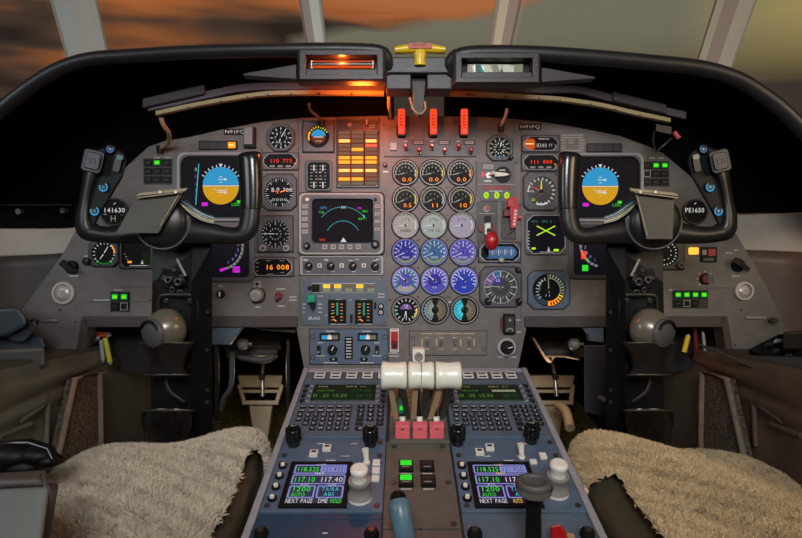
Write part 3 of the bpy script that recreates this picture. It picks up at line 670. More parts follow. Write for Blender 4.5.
# -- primary flight displays
def pfd(px, py, label, sgn):
    T = on_panel('flight_display', label, 'display', px, py, 'primary flight displays')
    m = mp(); m.frame(rrect(84, 68, 7), rrect(77, 61, 9), 0, 2.6, 'bezel', N=48); m.frame(rrect(84, 68, 7), rrect(82.4, 66.4, 7), 2.5, 2.8, 'bezel_light', N=48); m.build('bezel', T)
    m = mp(); m.prism(rrect(77, 61, 9), 0, .4, 'face'); m.build('screen_surround', T)
    m = mp(); m.off = (0, 3, 0); m.box(-29, -29, .4, 27, 22, .6, 'e_screen'); cx, cy = (1 if sgn < 0 else -.5), -2
    m.ring(0, 18, .7, 'e_sky', cx, cy+1, a0=-90, a1=90, n=48); m.ring(0, 18, .7, 'e_gold', cx, cy-.5, a0=90, a1=270, n=48); m.box(cx-18, cy-.4, .7, cx+18, cy+.6, .8, 'e_w')
    for a in range(-60, 61, 12):
        r0 = 19; m.line(cx+r0*sn(a), cy+r0*cs(a), cx+(r0+2.4)*sn(a), cy+(r0+2.4)*cs(a), .9, .8, 'e_w')
    m.flat([(cx-2, cy+22), (cx+2, cy+22), (cx, cy+18.6)], .85, 'e_w')
    for y, w in ((9, 3), (6.5, 5), (3.5, 3), (-4, 3), (-6.5, 7), (-9.5, 3)): m.line(cx-w/2, cy+y, cx+w/2, cy+y, .7, .85, 'e_w' if y > -8 else 'e_orange')
    m.box(cx+3, cy+5.6, .85, cx+6, cy+7.4, .9, 'e_w'); m.box(cx+3, cy-7.6, .85, cx+6, cy-5.4, .9, 'e_w'); m.ring(10, 10.6, .86, 'e_w', cx, cy+5, a0=140, a1=220)
    for i in range(5):
        y = 13 - i*7; m.text('30258'[i], -24, y, 3, .7, 'e_mauve' if i else 'e_w', .5)
    m.line(-21, 20, -24, -21, .8, .7, 'e_cyan'); m.box(-18, -22, .6, -12, -18.5, .7, 'e_mag'); m.text('LOC', 16, -22, 3, .7, 'e_green', .5, wd=8); m.box(17, -19, .6, 21, -16.5, .7, 'e_green')
    m.build('screen', T)
    return T
pfd(220, 187, 'flight display with blue and amber horizon ball behind the left yoke', -1)
pfd(600.5, 187.5, 'flight display with blue and amber horizon ball behind the right yoke', 1)
def hsi(px, py, label, sgn):
    T = on_panel('heading_display', label, 'display', px, py, 'heading displays below the flight displays')
    m = mp(); m.frame(rrect(70, 55, 6), rrect(60, 46, 5), 0, 2.4, 'bezel' if sgn < 0 else 'panel_lip', N=40); m.build('bezel', T)
    m = mp(); m.prism(rrect(60, 46, 5), 0, .4, 'e_screen')
    for i in range(26):
        a = sgn*(-75 - 3.6*i); x, y = 24*sn(a), 8+24*cs(a)
        m.line(x, y, x*.9, 8+(y-8)*.9, .35 if i % 3 else .8, .6, 'e_tick')
    for i in range(5): a = sgn*(-85-17*i); m.text('03691'[i], 18.5*sn(a), 7+18.5*cs(a), 3, .6, 'e_lilac', .5)
    if sgn < 0: m.box(13, -18, .5, 20, -12, .6, 'e_mag'); m.text('DH', 16.5, -16.5, 3, .7, 'e_scr2', .5); m.line(0, -16, 6, -14, 2.6, .6, 'e_mag')
    else: m.box(-22, -7, .5, -17, 1, .6, 'e_red'); m.box(-21, -19, .5, -15, -13, .6, 'e_green'); m.text('4', -16, -10, 4, .7, 'e_green', .5)
    m.build('screen', T)
hsi(220, 254.5, 'dark heading display with white arc and magenta mark under the left yoke bar', -1)
hsi(603, 252, 'dark heading display with red and green marks under the right yoke bar', 1)

# -- button blocks
def buttons(px, py, nx, ny, dx, dy, lit, label, group=None, sparse=None, label_of='e_green'):
    T = on_panel('button_block', label, 'button block', px, py, group)
    w, h = nx*dx, ny*dy
    m = mp(); m.box(-w/2-.6, -h/2-.6, 0, w/2+.6, h/2+.6, .8, 'bezel_dark'); m.build('plate', T)
    for j in range(ny):
        for i in range(nx):
            if sparse and (i, j) in sparse: continue
            x = -w/2+dx*(i+.5); y = h/2-dy*(j+.5); k = lit.get((i, j))
            m = mp(); m.prism(rect(dx-1.2, dy-1.2, x, y), .8, 2.2, 'black', scale=.95, cx=x, cy=y)
            if k == 'f': m.frame(rect(dx-2, dy-2, x, y), rect(dx-3, dy-3, x, y), 2.2, 2.3, 'dim', cx=x, cy=y, N=4)
            elif k: m.box(x-dx*.36, y-dy*.3, 2.2, x+dx*.36, y+dy*.3, 2.35, 'e_dkgreen'); m.box(x-dx*.26, y-dy*.2, 2.35, x+dx*.26, y+dy*.24, 2.4, k); m.dash(x, y, dx*.5, 2.5, 'e_lime', .8)
            else: m.dash(x, y, dx*.4, 2.25, 'bezel')
            tag(m.build('button', T), 'lit green button' if k and k != 'f' else None)
buttons(158, 171.5, 3, 3, 9.2, 8.4, {(1, 0): 'e_green'}, 'block of nine black buttons with one green light, left of the left flight display')
buttons(655, 174, 3, 3, 8.8, 8.2, {(1, 0): 'e_green', (2, 0): 'e_green', (0, 1): 'f'}, 'block of nine black buttons with two green lights, right of the right flight display')
buttons(120.5, 301.5, 2, 2, 9.2, 9.5, {(0, 0): 'e_green', (1, 0): 'e_green', (1, 1): 'f'}, 'block of four buttons, upper two lit green, on the lower left of the panel')
buttons(690, 299, 4, 2, 8.6, 8.6, {(0, 0): 'e_green', (1, 0): 'e_green', (2, 0): 'e_green', (3, 0): 'e_green', (1, 1): 'f'}, 'row of four green lit buttons over three dark ones, lower right of the panel', sparse={(3, 1)})
T = on_panel('annunciator_strip', 'dark four-segment strip with an orange lit last segment above the left flight display', 'annunciator', 218.5, 145.5)
m = mp(); m.box(-19, -4.5, 0, 19, 4.5, 1.5, 'black'); m.box(-18, -3.5, 1.5, -9.5, 3.5, 1.7, 'bezel_dark'); m.box(-9, -3.5, 1.5, -.5, 3.5, 1.7, 'bezel_dark'); m.box(0, -3.5, 1.5, 8.5, 3.5, 1.7, 'bezel_dark'); m.build('strip', T)
m = mp(); m.box(10, -3, 1.5, 17.5, 3, 1.9, 'e_orange'); m.dash(13.7, 0, 5, 2, 'e_hot', 1.6); tag(m.build('lit_segment', T), 'orange lit segment')
T = on_panel('blank_strip', 'unlit dark strip above the right flight display', 'annunciator', 604, 148)
m = mp(); m.box(-17.5, -4.3, 0, 17.5, 4.3, 1.5, 'black')
for i in range(4): m.box(-17+i*8.6, -3.5, 1.5, -9+i*8.6, 3.5, 1.7, 'bezel_dark')
m.build('strip', T)
for x, y, lb in ((235, 132, 'black plate reading N91FQ at the upper left of the panel'), (530, 127, 'black plate reading N91FQ at the upper right of centre')):
    T = on_panel('registration_plate', lb, 'nameplate', x, y); m = mp(); m.box(-11, -3, 0, 11, 3, .8, 'black'); m.text('N91FQ', 0, -1.6, 3.4, .9, 'w', .5, wd=19); m.build('plate', T)
T = on_panel('switch_cover', 'upright grey block with dark sides right of the left nameplate', 'switch cover', 250.5, 138)
m = mp(); m.box(-6, -10.5, 0, 6, 10, 4, 'black'); m.prism(rect(8.5, 17, -.8, .8), 4, 6, 'grey_knob'); m.build('block', T, bevel=.001)
T = on_panel('placard', 'pale printed placard right of the octagonal feet window', 'placard', 572.5, 143)
m = mp()
for i in range(7):
    y = 8-i*2.6
    if i in (0, 1, 6): m.dash(0, y, 22, .15, 'dim', 1.6)
    else: m.dash(-9, y, 5, .15, 'dim', 1.4); m.dash(9, y, 6, .15, 'dim', 1.5); m.dash(-1, y, 6, .15, 'dim', 1.3) if i < 4 else None
m.box(-12.5, -10, 0, 12.5, 10, .1, 'panel_paint'); m.build('sheet', T)

# -- small things on the side limbs
def digiclock(px, py, r, t, t2, label):
    T = on_panel('digital_clock', label, 'clock', px, py)
    m = mp(); m.frame(circ(r+1.4), circ(r), 0, 1.8, 'bezel_dark'); m.build('bezel', T)
    m = mp(); m.prism(circ(r, 32), 0, .5, 'face'); m.text(t, 0, -.5, 4.6, .6, 'e_w', .5, wd=r*1.65); m.flat([(-1, 7), (1, 8.4), (2, 9.6), (0, 8.6)], .6, 'e_w')
    if t2: m.text(t2, -1, -9.5, 6, .6, 'e_softy', .5); m.dash(-9, -2.5, 3, .6, 'w'); m.dash(8, -3, 3, .6, 'dim')
    m.build('dial', T)
digiclock(114.5, 212, 12.8, '141630', 'H', 'round black clock reading 141630 seen through the left yoke')
digiclock(694.5, 212, 11.4, 'PE1650', None, 'round black clock reading PE1650 seen through the right yoke')
gauge(104.5, 253.5, 12, 'black gauge with green arc and a knob on its left, under the left yoke horn', None, 'oct', 30, 27, bez='bezel_dark', ticks=((-140, 140, 15, 11.6, 2.4, .8, 'e_tick'),), arcs=((120, 240, 10.4, 1.4, 'e_dkgreen'), (40, 90, 10.6, 1.4, 'e_orange')),
      needles=((30, 8, 1, 'e_w'), (215, 7, 1, 'e_w')), knobs=((-16, -8, 3.8),), cham=5)
T = on_panel('small_display', 'small dark greenish display left of the left control column', 'display', 137, 252)
m = mp(); m.frame(rrect(34, 34, 2), octo(29, 29, 4), 0, 2, 'bezel_dark', N=32); m.build('bezel', T)
m = mp(); m.prism(octo(29, 29, 4), 0, .5, 'face'); m.box(6, -13, .5, 14, 0, .6, 'e_cduscreen'); m.box(-9, -11, .6, -5, -9, .7, 'e_orange'); m.flat([(4, -12), (7, -12), (5.5, -8)], .7, 'e_tick')
for i in range(4): m.dash(-12+i*1.5, -2-i*2.6, 2, .7, 'e_softy')
m.dash(2, -13.6, 18, .7, 'e_tick'); m.build('screen', T)
def selector(px, py, r, label, tilt, body='black'):
    T = on_panel('rotary_selector', label, 'knob', px, py)
    m = mp(); m.lathe([(r, 0), (r, 3), (r*.85, 4)], body, n=18); m.build('base', T)
    m = mp(); c, s_ = cs(tilt), sn(tilt)
    m.prism([(-r*1.3*c+r*.5*s_, -r*1.3*s_-r*.5*c), (r*1.3*c+r*.3*s_, r*1.3*s_-r*.3*c), (r*1.3*c-r*.3*s_, r*1.3*s_+r*.3*c), (-r*1.3*c-r*.5*s_, -r*1.3*s_+r*.5*c)], 4, 9, 'black_gloss'); m.build('pointer', T, bevel=.001)
    return T
selector(72.5, 267, 6.5, 'black double selector knob at the left edge of the panel', -35)
selector(737, 265, 6.5, 'black selector knob at the right edge of the panel', -35)
def vent(px, py, r, label):
    T = on_panel('air_vent', label, 'vent', px, py, 'round silver air vents')
    m = mp(); m.frame(circ(r), circ(r*.76), 0, 2.5, 'silver'); m.build('ring', T)
    m = mp(); m.lathe([(r*.76, .2), (r*.6, 2.6), (r*.3, 3.6)], 'silver', -.6, -.3, n=24); m.prism(circ(r*.26, 12, r*.1, 0), 3.6, 3.8, 'dim'); m.build('nozzle', T)
vent(64, 293, 11.5, 'round silver air vent on the left edge of the panel')
vent(743.5, 291, 9.5, 'round silver air vent on the right edge of the panel')
def lever(px, py, L, label, s):
    T = on_panel('slide_lever', label, 'lever', px, py)
    m = mp(); m.box(-L/2, -1.2, 0, L/2, 1.2, 1.6, 'steel'); m.build('rail', T, bevel=.0006)
    m = mp(); m.lathe([(1.6, 0), (1.6, 4), (3, 5), (3, 8), (2, 9)], 'steel_dark', s*L*.5 + s*4, -2 if s > 0 else 0, n=14); m.build('knob', T)
lever(50, 321, 16, 'short silver slide lever on the lower left limb of the panel', -1)
lever(755, 318, 20, 'silver slide lever with round knob on the lower right limb of the panel', 1)
T = on_panel('key_switch', 'round black switch with a white slot, left of the large grey knob', 'switch', 221, 294)
m = mp(); m.lathe([(4.2, 0), (4.2, 3), (3.4, 4)], 'black', n=18); m.box(-.7, -2.4, 4, .7, 2.4, 4.6, 'w'); m.build('switch', T)
T = on_panel('dimmer_knob', 'large grey round knob with metal bracket above it, lower left of centre', 'knob', 258, 295)
m = mp(); m.lathe([(8, 0), (8, 3), (7.4, 4)], 'bezel_dark', n=24); m.build('base', T)
m = mp(); m.lathe([(6.8, 4), (6.2, 9), (5.4, 9.6)], 'grey_knob', n=24); m.ring(3, 5.4, 9.7, 'dim', a0=-80, a1=80); m.build('cap', T)
m = mp(); m.prism([(-4, 7), (4, 7), (3, 14), (-3, 14)], 0, 3, 'bezel_light'); m.lathe([(1.8, 3), (1.8, 4)], 'black', 0, 11, n=10); m.build('bracket', T, bevel=.0006)
T = on_panel('guarded_switch', 'small red-ringed toggle switch lower left of centre', 'switch', 279, 296)
m = mp(); m.lathe([(4, 0), (4, 2), (3, 2.4)], 'red_dark', n=16); m.build('collar', T)
m = mp(); m.tube([(0, 0, 2), (-1, -2, 9)], [1.2, 1.8], 'steel', 10); m.build('lever', T)
T = on_panel('red_guard_switch', 'upright red guarded switch beside the temperature panel', 'switch', 394.5, 340)
m = mp(); m.box(-4.2, -11.5, 0, 4.2, 11.5, 1, 'white_plastic'); m.dash(0, 10.6, 6, 1.1, 'seam'); m.dash(0, -10.6, 6, 1.1, 'seam'); m.build('base', T)
m = mp(); m.box(-3.4, -1, 1, 3.4, 9, 5, 'red'); m.box(-3.4, -9, 1, 3.4, -1, 3, 'red_dark'); m.lathe([(1.6, 3), (1.6, 4)], 'black', 0, -5, n=12); m.build('guard', T, bevel=.001)
T = on_panel('thumb_switch', 'upright dark switch block with a white arc, below the violet gauge', 'switch', 508.5, 323.5)
m = mp(); m.box(-6, -10, 0, 6, 10, 5, 'black'); m.build('body', T, bevel=.0015)
m = mp(); m.box(-4.5, -8.5, 5, 4.5, 7, 7, 'bezel_dark'); m.ring(2.6, 3.8, 7.1, 'e_softy', 0, -7.4, a0=-80, a1=80); m.lathe([(1.3, 7), (1.3, 8)], 'dim', 0, 4, n=8); m.build('rocker', T, bevel=.001)
m = mp(); m.box(-8.2, -6, 0, -6.2, 6, 4, 'red_dark'); m.build('guard', T)
T = on_panel('round_selector', 'grey ringed dial with a black knob at the lower right corner of the centre panel', 'knob', 506.5, 347)
m = mp(); m.lathe([(10, 0), (10, 2), (9, 2.6)], 'grey_knob', n=28); m.ring(7.4, 9, 2.7, 'dim', n=28, a0=200, a1=500); m.build('dial', T)
m = mp(); m.lathe([(6.6, 2.6), (6.2, 6), (5.6, 6.6)], 'black', n=24); m.box(-5, -1, 6.6, 5, 1, 9, 'black'); m.line(0, 0, 4.6, 1.4, .8, 9.1, 'w'); m.build('knob', T)
T = on_panel('right_radio_dial', 'black round dial with white dots behind the right control column', 'gauge', 662, 254)
m = mp(); m.frame(rrect(44, 32, 2), circ(13.5, 32, 2, 1), 0, 2, 'bezel_dark', cx=2, cy=1, N=32); m.build('bezel', T)
m = mp(); m.prism(circ(13.5, 32, 2, 1), 0, .5, 'face')
for i in range(24): a = i*15; m.line(2+12.6*sn(a), 1+12.6*cs(a), 2+11*sn(a), 1+11*cs(a), 1, .6, 'e_tick')
for i in range(10): a = i*36; m.flat(circ(.7, 6, 2+7*sn(a), 1+7*cs(a)), .6, 'e_tick')
m.build('dial', T); m = mp(); m.lathe([(3.6, 2), (3.6, 5), (3, 5.6)], 'bezel', 17, -11, n=16); m.lathe([(1.4, 5.6), (1.4, 6.2)], 'black', 17, -11, n=8); m.build('knob', T)
T = on_panel('indicator_cluster', 'black cluster with orange square lamp and red square lamp under the right yoke horn', 'indicator', 706, 253)
m = mp(); m.box(-6, -9, 0, 10, 6, 2, 'black'); m.build('housing', T, bevel=.0006)
m = mp(); m.prism(rrect(9, 7, 1, -13, 2), 0, 2.4, 'e_amber'); tag(m.build('amber_lamp', T), 'orange lamp')
m = mp(); m.box(1, -3, 2, 8, 4, 2.8, 'red'); tag(m.build('red_lamp', T), 'red lamp')
m = mp(); m.box(-5, -2, 2, -1, 3, 2.6, 'dim'); m.box(-4, -8, 2, 6, -5, 3, 'bezel'); m.build('switch', T)
T = on_panel('half_dial', 'small dark dial with white ticks around it, right of the right control column', 'knob', 705, 279)
m = mp(); m.ring(0, 6, .2, 'black', n=20); m.lathe([(4.6, 0), (4.6, 3), (4, 3.6)], 'red_dark', n=18); m.box(0, -4, 3.6, 6, 4, 4.4, 'bezel')
for a in range(-135, 136, 45): m.line(7*sn(a), 7*cs(a), 8.4*sn(a), 8.4*cs(a), .9, .3, 'w')
m.build('dial', T)
# ================================================================== glareshield hood
def smooth(pts, n):
    """Catmull-Rom through pts, n points in all"""
    P_ = [tuple(p) for p in pts]; K = len(P_) - 1; out = []
    for i in range(n):
        t = i * K / (n - 1); k = min(int(t), K - 1); t -= k
        a, b, c, d = P_[max(k-1, 0)], P_[k], P_[k+1], P_[min(k+2, K)]
        out.append(tuple(.5*((2*b[j]) + (-a[j]+c[j])*t + (2*a[j]-5*b[j]+4*c[j]-d[j])*t*t + (-a[j]+3*b[j]-3*c[j]+d[j])*t**3) for j in range(len(b))))
    return out
def hood(name, label, lip, back, bottom, wb):
    T = at(name, label, 'glareshield', P(*lip[len(lip)//2][:2], .1))
    L = smooth(lip, 40); B = smooth(back, 40); Bt = smooth(bottom, 40)
    lipP = [P(x, y, w) for x, y, w in L]
    m = MB(); m.tube([tuple(p) for p in lipP], [(.0125, .011)] * 40, 'hood_roll', 12, cap=True, ref=tuple(UP)); m.build('rolled_edge', T, True)
    m = MB(); rows = []
    for k in range(13):
        t = k / 12; r = []
        for j in range(40):
            a, b = lipP[j], P(B[j][0], B[j][1], B[j][2]); q = a.lerp(b, t) + UP * (.02 * math.sin(PI * t)); r.append(q)
        rows.append(r)
    rows += [[P(B[j][0], B[j][1], B[j][2]).lerp(P(Bt[j][0], Bt[j][1], Bt[j][2]), k/8) for j in range(40)] for k in range(1, 9)]
    m.grid(rows, 'hood_black'); m.build('lining', T, True)
    m = MB(); top = [[p + UP*.010 for p in lipP]] + [[p + (p-CAM).normalized()*d + UP*h for p in lipP] for d, h in ((.1, .004), (.22, -.01), (.3, -.04))]
    m.grid(top, 'hood_black'); m.build('top_cover', T, True)
    return T
W0, WB = .2, -.035
lipL = [(-70, 190, .2), (-40, 146, .2), (-12, 121, .2), (14, 99, .2), (40, 80, .2), (64, 67, .2), (92, 59, .2), (130, 56, .2), (200, 52, .2), (300, 50, .2), (350, 50, .2), (380, 52, .2), (386, 60, .195), (388, 74, .18)]
backL = [(-70, 205, WB), (-40, 160, WB), (0, 130, WB), (25, 112, WB), (50, 100, WB), (75, 92, WB), (100, 88, WB), (140, 88, WB), (200, 92, WB), (290, 96, WB), (345, 98, WB), (380, 98, WB), (388, 99, WB), (394, 100, WB)]
botL = [(-70, 228, WB), (-40, 228, WB), (0, 228, WB), (25, 228, WB), (50, 228, WB), (78, 226, WB), (100, 215, WB), (140, 190, WB), (200, 180, WB), (290, 170, WB), (345, 160, WB), (380, 150, WB), (388, 145, WB), (394, 145, WB)]
HL = hood('glareshield', 'black padded glareshield hood curving over the left half of the panel', lipL, backL, botL, WB)
mir = lambda pts, c=838: [(c - x, y, w) for x, y, w in pts]
lipR = [(452, 78, .18), (452, 62, .195), (462, 55, .2), (490, 53, .2), (540, 54, .2), (600, 58, .2), (655, 63, .2), (700, 68, .2), (735, 78, .2), (762, 94, .2), (785, 112, .2), (812, 140, .2), (840, 172, .2), (870, 215, .2)]
backR = [(444, 100, WB), (448, 99, WB), (458, 98, WB), (490, 98, WB), (540, 98, WB), (600, 98, WB), (655, 98, WB), (700, 102, WB), (735, 112, WB), (760, 125, WB), (785, 140, WB), (812, 160, WB), (840, 180, WB), (870, 200, WB)]
botR = [(444, 150, WB), (448, 150, WB), (458, 155, WB), (490, 160, WB), (540, 165, WB), (600, 175, WB), (655, 190, WB), (700, 205, WB), (735, 213, WB), (760, 213, WB), (785, 213, WB), (812, 212, WB), (840, 211, WB), (870, 210, WB)]
HR = hood('glareshield', 'black padded glareshield hood curving over the right half of the panel', lipR, backR, botR, WB)
m = MB()
for x, y in ((22, 212), (66, 211)):
    c = P(x, y, -.02); m.off = tuple(c); m.tube([(0, 0, 0), tuple(-FW*.012)], .006, 'steel_dark', 8); m.off = (0, 0, 0)
m.tube([tuple(P(-20, 205, .0)), tuple(P(72, 205, -.025))], .0012, 'seam', 4); m.build('side_bolts', HL, True)

# recessed mirror-like boxes at the hood centre
def hood_box(x0, x1, y0, y1, label, mirror, s):
    w = .214; c = P((x0+x1)/2, (y0+y1)/2, w); k = (D0-w)/FPX
    T = thing('hood_reflector_box', label, 'reflector box', basis(RT, UP, -FW, c))
    W_, H_ = (x1-x0)*k, (y1-y0)*k
    m = MB(); m.frame(rect(W_, H_), rect(W_*.80, H_*.62, 0, 0), -.022, .004, 'hood_box', zi=-.02, N=8); m.build('housing', T, bevel=.0012)
    m = MB(); m.box(-W_*.4, -H_*.31, -.024, W_*.4, H_*.31, -.020, 'black'); m.build('back', T)
    m = MB(); m.box(-W_*.4, -H_*.31, -.018, W_*.4, -H_*.12, .001, 'hood_box'); m.build('ledge', T, bevel=.001)
    if mirror:
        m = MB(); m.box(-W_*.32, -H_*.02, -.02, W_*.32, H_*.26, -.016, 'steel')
        zz = -.0155; a = W_*.64  # bands below paint a window reflection onto the mirror as emission
        for i, (u0, u1, mt) in enumerate(((0, .1, 'dim'), (.1, .14, 'e_window_reflection'), (.14, .22, 'bezel_dark'), (.22, .3, 'e_teal'), (.3, .46, 'e_window_reflection'), (.46, .6, 'e_softy'), (.6, .64, 'black'), (.64, .84, 'e_window_reflection'), (.84, 1, 'e_softy'))):
            m.flat([(-a/2+a*u0, 0), (-a/2+a*u1, 0), (-a/2+a*u1-(.006 if i % 2 else 0), H_*.24), (-a/2+a*u0-(.006 if i % 2 else 0), H_*.24)], zz, 'e_window_reflection' if mt == 'e_window_reflection' else mt)
        tag(m.build('mirror', T), 'small mirror painted with a bright window reflection')
    else:
        m = MB(); m.tube([(-W_*.34, H_*.12, -.012), (W_*.34, H_*.12, -.012)], .0045, 'steel_dark', 12)
        for x in (-1, 1): m.tube([(x*W_*.35, H_*.24, -.012), (x*W_*.35, -.001, -.012)], .0028, 'steel', 10)
        m.build('lamp_tube', T); m = MB(); m.box(-W_*.36, H_*.19, -.018, W_*.36, H_*.25, -.012, 'e_glow'); m.box(-W_*.36, H_*.03, -.016, W_*.36, H_*.05, -.008, 'e_glow'); tag(m.build('painted_glow_strip', T), 'strip painted with orange lamp glow')  # emissive strips paint the orange lamp reflections inside the box
    m = MB(); x = s*W_/2
    m.prism([(x, -H_*.48), (x, H_*.0), (x+s*.085, -H_*.30), (x+s*.085, -H_*.36)] if s > 0 else [(x, H_*.0), (x, -H_*.48), (x+s*.085, -H_*.36), (x+s*.085, -H_*.30)], -.012, .006, 'fin'); m.build('fin', T, bevel=.001)
    return T
hood_box(297, 386, 50, 81, 'recessed dark box glowing orange inside, left of the yellow handle', False, -1)
hood_box(453, 541, 53, 84, 'recessed dark box holding a bright strip mirror, right of the yellow handle', True, 1)

# centre mount with the yellow handle
c = P(419, 72, .19)
T = thing('centre_mount', 'dark metal mount between the two hood boxes with a hook post hanging below it', 'mount', basis(RT, UP, -FW, c))
k = .89/540
m = MB(k); m.prism([(-33, -2), (33, -2), (33, 6), (28, 14), (-28, 14), (-33, 6)], -25, 3, 'bezel_dark'); m.build('upper_block', T, bevel=.002)
m = MB(k); m.box(-33, -17, -25, -8, -2, 0, 'hood_box'); m.box(8, -17, -25, 33, -2, 0, 'hood_box'); m.box(-8, -17, -28, 8, -2, -10, 'black'); m.build('lower_block', T, bevel=.0015)
m = MB(k); m.prism([(-7, -6), (7, -6), (5, -36), (0, -42), (-5, -36)][::-1], -20, -8, 'side_panel'); m.build('post', T, bevel=.0015)
m = MB(k); m.tube([(-9, -24, -5), (-6, -36, -3), (-2, -41, -2), (3, -41, -2), (7, -36, -3), (6, -28, -5)], 1.1, 'tan', 8); m.build('hook', T)
T = thing('yellow_handle', 'yellow T-shaped handle with a red label on top of the centre mount', 'handle', basis(RT, UP, -FW, P(420, 50, .2)))
m = MB(k); m.tube([(0, -14, -4), (0, -8, -3), (0, 0, -2)], [6.5, 5.5, 7], 'yellow', 16); m.build('stem', T)
m = MB(k); pts = [(-25+50*i/12, 2.5-3.0*abs(i-6)/6, 0) for i in range(13)]
m.tube(pts, [(1.5 + 3.2*math.sin(PI*min(1, (i+.6)/13))**.4, 5) for i in range(13)], 'yellow', 14, ref=(0, 0, 1)); m.build('crossbar', T)
m = MB(k); m.prism(rrect(24, 5, 2, 0, 2), 4.6, 5.6, 'label_red'); m.dash(0, 3, 14, 5.7, 'red_dark', 1.4); tag(m.build('label_plate', T), 'red label plate')

# light rails under the hood
def rail(pts, yel, label, boxat, s):
    w = .09; T = at('light_rail', label, 'light rail', P(*pts[len(pts)//2], w))
    def strip(a, off0, off1, mt, name, wz, th):
        m = MB(); R = smooth([(x, y, 0) for x, y in a], 26); f = []; b = []
        A = [P(x, y+off0, wz) for x, y, _ in R]; B = [P(x, y+off1, wz) for x, y, _ in R]
        m.grid([[p - FW*th for p in A], [p - FW*th for p in B], B, A, [p - FW*th for p in A]], mt, False); return m.build(name, T, True)
    strip(pts, -7, 0, 'strip_grey', 'mounting', w, .008)
    strip(yel, -.5, 3.5, 'strip_yellow', 'diffuser', w, .010)
    m = MB()
    for x, y, _ in smooth([(x, y, 0) for x, y in yel], 9)[1:-1]:
        c = P(x, y+1.5, w+.010); m.off = tuple(c); m.tube([(0, 0, 0), tuple(-FW*.002)], .0022, 'steel_dark', 8)
    m.build('screws', T, True)
    (x0, y0), (x1, y1) = boxat; m = MB(); 
    a = [P(x0, y0-5, w), P(x1, y1-5, w), P(x1, y1+4.5, w), P(x0, y0+4.5, w)]; m.hexa([p - FW*.0 for p in a], [p - FW*.016 for p in a], 'fin'); m.build('end_box', T, True, bevel=.002)
    return T
rail([(150, 112), (175, 107), (215, 98), (240, 93), (270, 91), (320, 91), (385, 92)], [(158, 113), (200, 104), (240, 97), (268, 93.5), (300, 92.5), (340, 92.5), (384, 93)], 'beige and grey light rail curving under the left hood', ((146, 106), (207, 92)), -1)
rail([(437, 92), (480, 93), (540, 94), (575, 94), (600, 100), (640, 110), (684, 120)], [(438, 93), (480, 94), (530, 97), (560, 99), (600, 105), (630, 112), (668, 120)], 'beige and grey light rail curving under the right hood', ((610, 99), (663, 112)), 1)
def goose(pts, label, r=.004, tip='tan'):
    T = at('lamp_cable', label, 'cable', P(*pts[0])); m = MB(); m.tube([tuple(P(*p)) for p in smooth(pts, 14)], r, tip, 8); m.build('cable', T, True)
    c = P(*pts[-1]); m = MB(); m.off = tuple(c); m.tube([(0, 0, .004), tuple(-UP*.01)], [.007, .006], 'black', 10); m.build('socket', T, True)
    return T
goose([(161, 118, .1), (164, 126, .09), (169, 133, .07), (168, 143, .03), (160, 148, .01)], 'braided tan cable from the left rail end to the panel', .0042)
goose([(309, 104, .08), (310, 110, .06), (318, 117, .04), (322, 122, .01)], 'thin grey cable above the small standby horizon', .0028, 'bezel')
goose([(389, 96, .1), (389, 106, .09), (391, 114, .06)], 'short copper cable lit orange left of the hook post', .0035, 'tan')
goose([(507, 109, .09), (506, 114, .08), (503, 122, .05), (501, 126, .02)], 'short lead with a pale tip above the cream dial', .0028, 'white_plastic')
T = at('rail_clip', 'open wire clip with red tip hanging from the right rail end', 'clip', P(665, 135, .08))
m = MB(); m.tube([tuple(P(*p)) for p in ((655, 130, .09), (653, 140, .08), (656, 152, .05), (672, 138, .08))], .0022, 'steel_dark', 6); m.hexa([P(x, y, .09) for x, y in ((656, 124), (672, 127), (671, 134), (656, 131))], [P(x, y, .105) for x, y in ((656, 124), (672, 127), (671, 134), (656, 131))], 'fin'); m.build('wire', T, True)
m = MB(); m.tube([tuple(P(674, 132, .09)), tuple(P(679, 138, .09))], .004, 'pink_red', 8); m.build('red_tip', T, True)

# ================================================================== windscreen posts, panes
def slab(name, bot, top, mats, wb, wt, th=.012):
    """post: bottom (x0,x1,y) at depth wb, top at depth wt"""
    m = MB(); (a0, a1, ay), (b0, b1, by) = bot, top
    def q(x0, x1, y, w, u): return P(x0 + (x1-x0)*u, y, w)
    prof = [(0, .012), (.13, 0), (.48, -.004), (.88, 0), (1, .012)]
    rows = [[q(a0, a1, ay, wb, u) + FW*(.0+d) for u, d in prof], [q(b0, b1, by, wt, u) + FW*(.0+d) for u, d in prof]]
    for i in range(4):
        m.add([rows[0][i], rows[0][i+1], rows[1][i+1], rows[1][i]], [(0, 1, 2, 3)], mats[i])
    A = [rows[0][0], rows[0][4], rows[1][4], rows[1][0]]
    m.hexa([p + FW*.001 for p in A], [p + FW*th for p in A], mats[1]); o = m.build(name); tag(o, kind='structure'); return o
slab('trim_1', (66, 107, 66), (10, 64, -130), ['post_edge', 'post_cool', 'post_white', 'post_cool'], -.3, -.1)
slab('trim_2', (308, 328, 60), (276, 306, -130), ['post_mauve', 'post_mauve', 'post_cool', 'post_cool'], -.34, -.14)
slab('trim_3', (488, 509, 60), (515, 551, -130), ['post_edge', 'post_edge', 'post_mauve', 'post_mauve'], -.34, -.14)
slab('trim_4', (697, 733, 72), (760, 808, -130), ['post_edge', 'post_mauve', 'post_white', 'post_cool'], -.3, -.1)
gm = bpy.data.materials.new('windscreen_glass'); gm.use_nodes = True; N = gm.node_tree.nodes; L = gm.node_tree.links
for n in list(N): N.remove(n)
o_ = N.new('ShaderNodeOutputMaterial'); mx = N.new('ShaderNodeMixShader'); tr = N.new('ShaderNodeBsdfTransparent'); gl = N.new('ShaderNodeBsdfGlossy'); gl.inputs['Roughness'].default_value = .03; tr.inputs['Color'].default_value = (.96, .97, .97, 1)
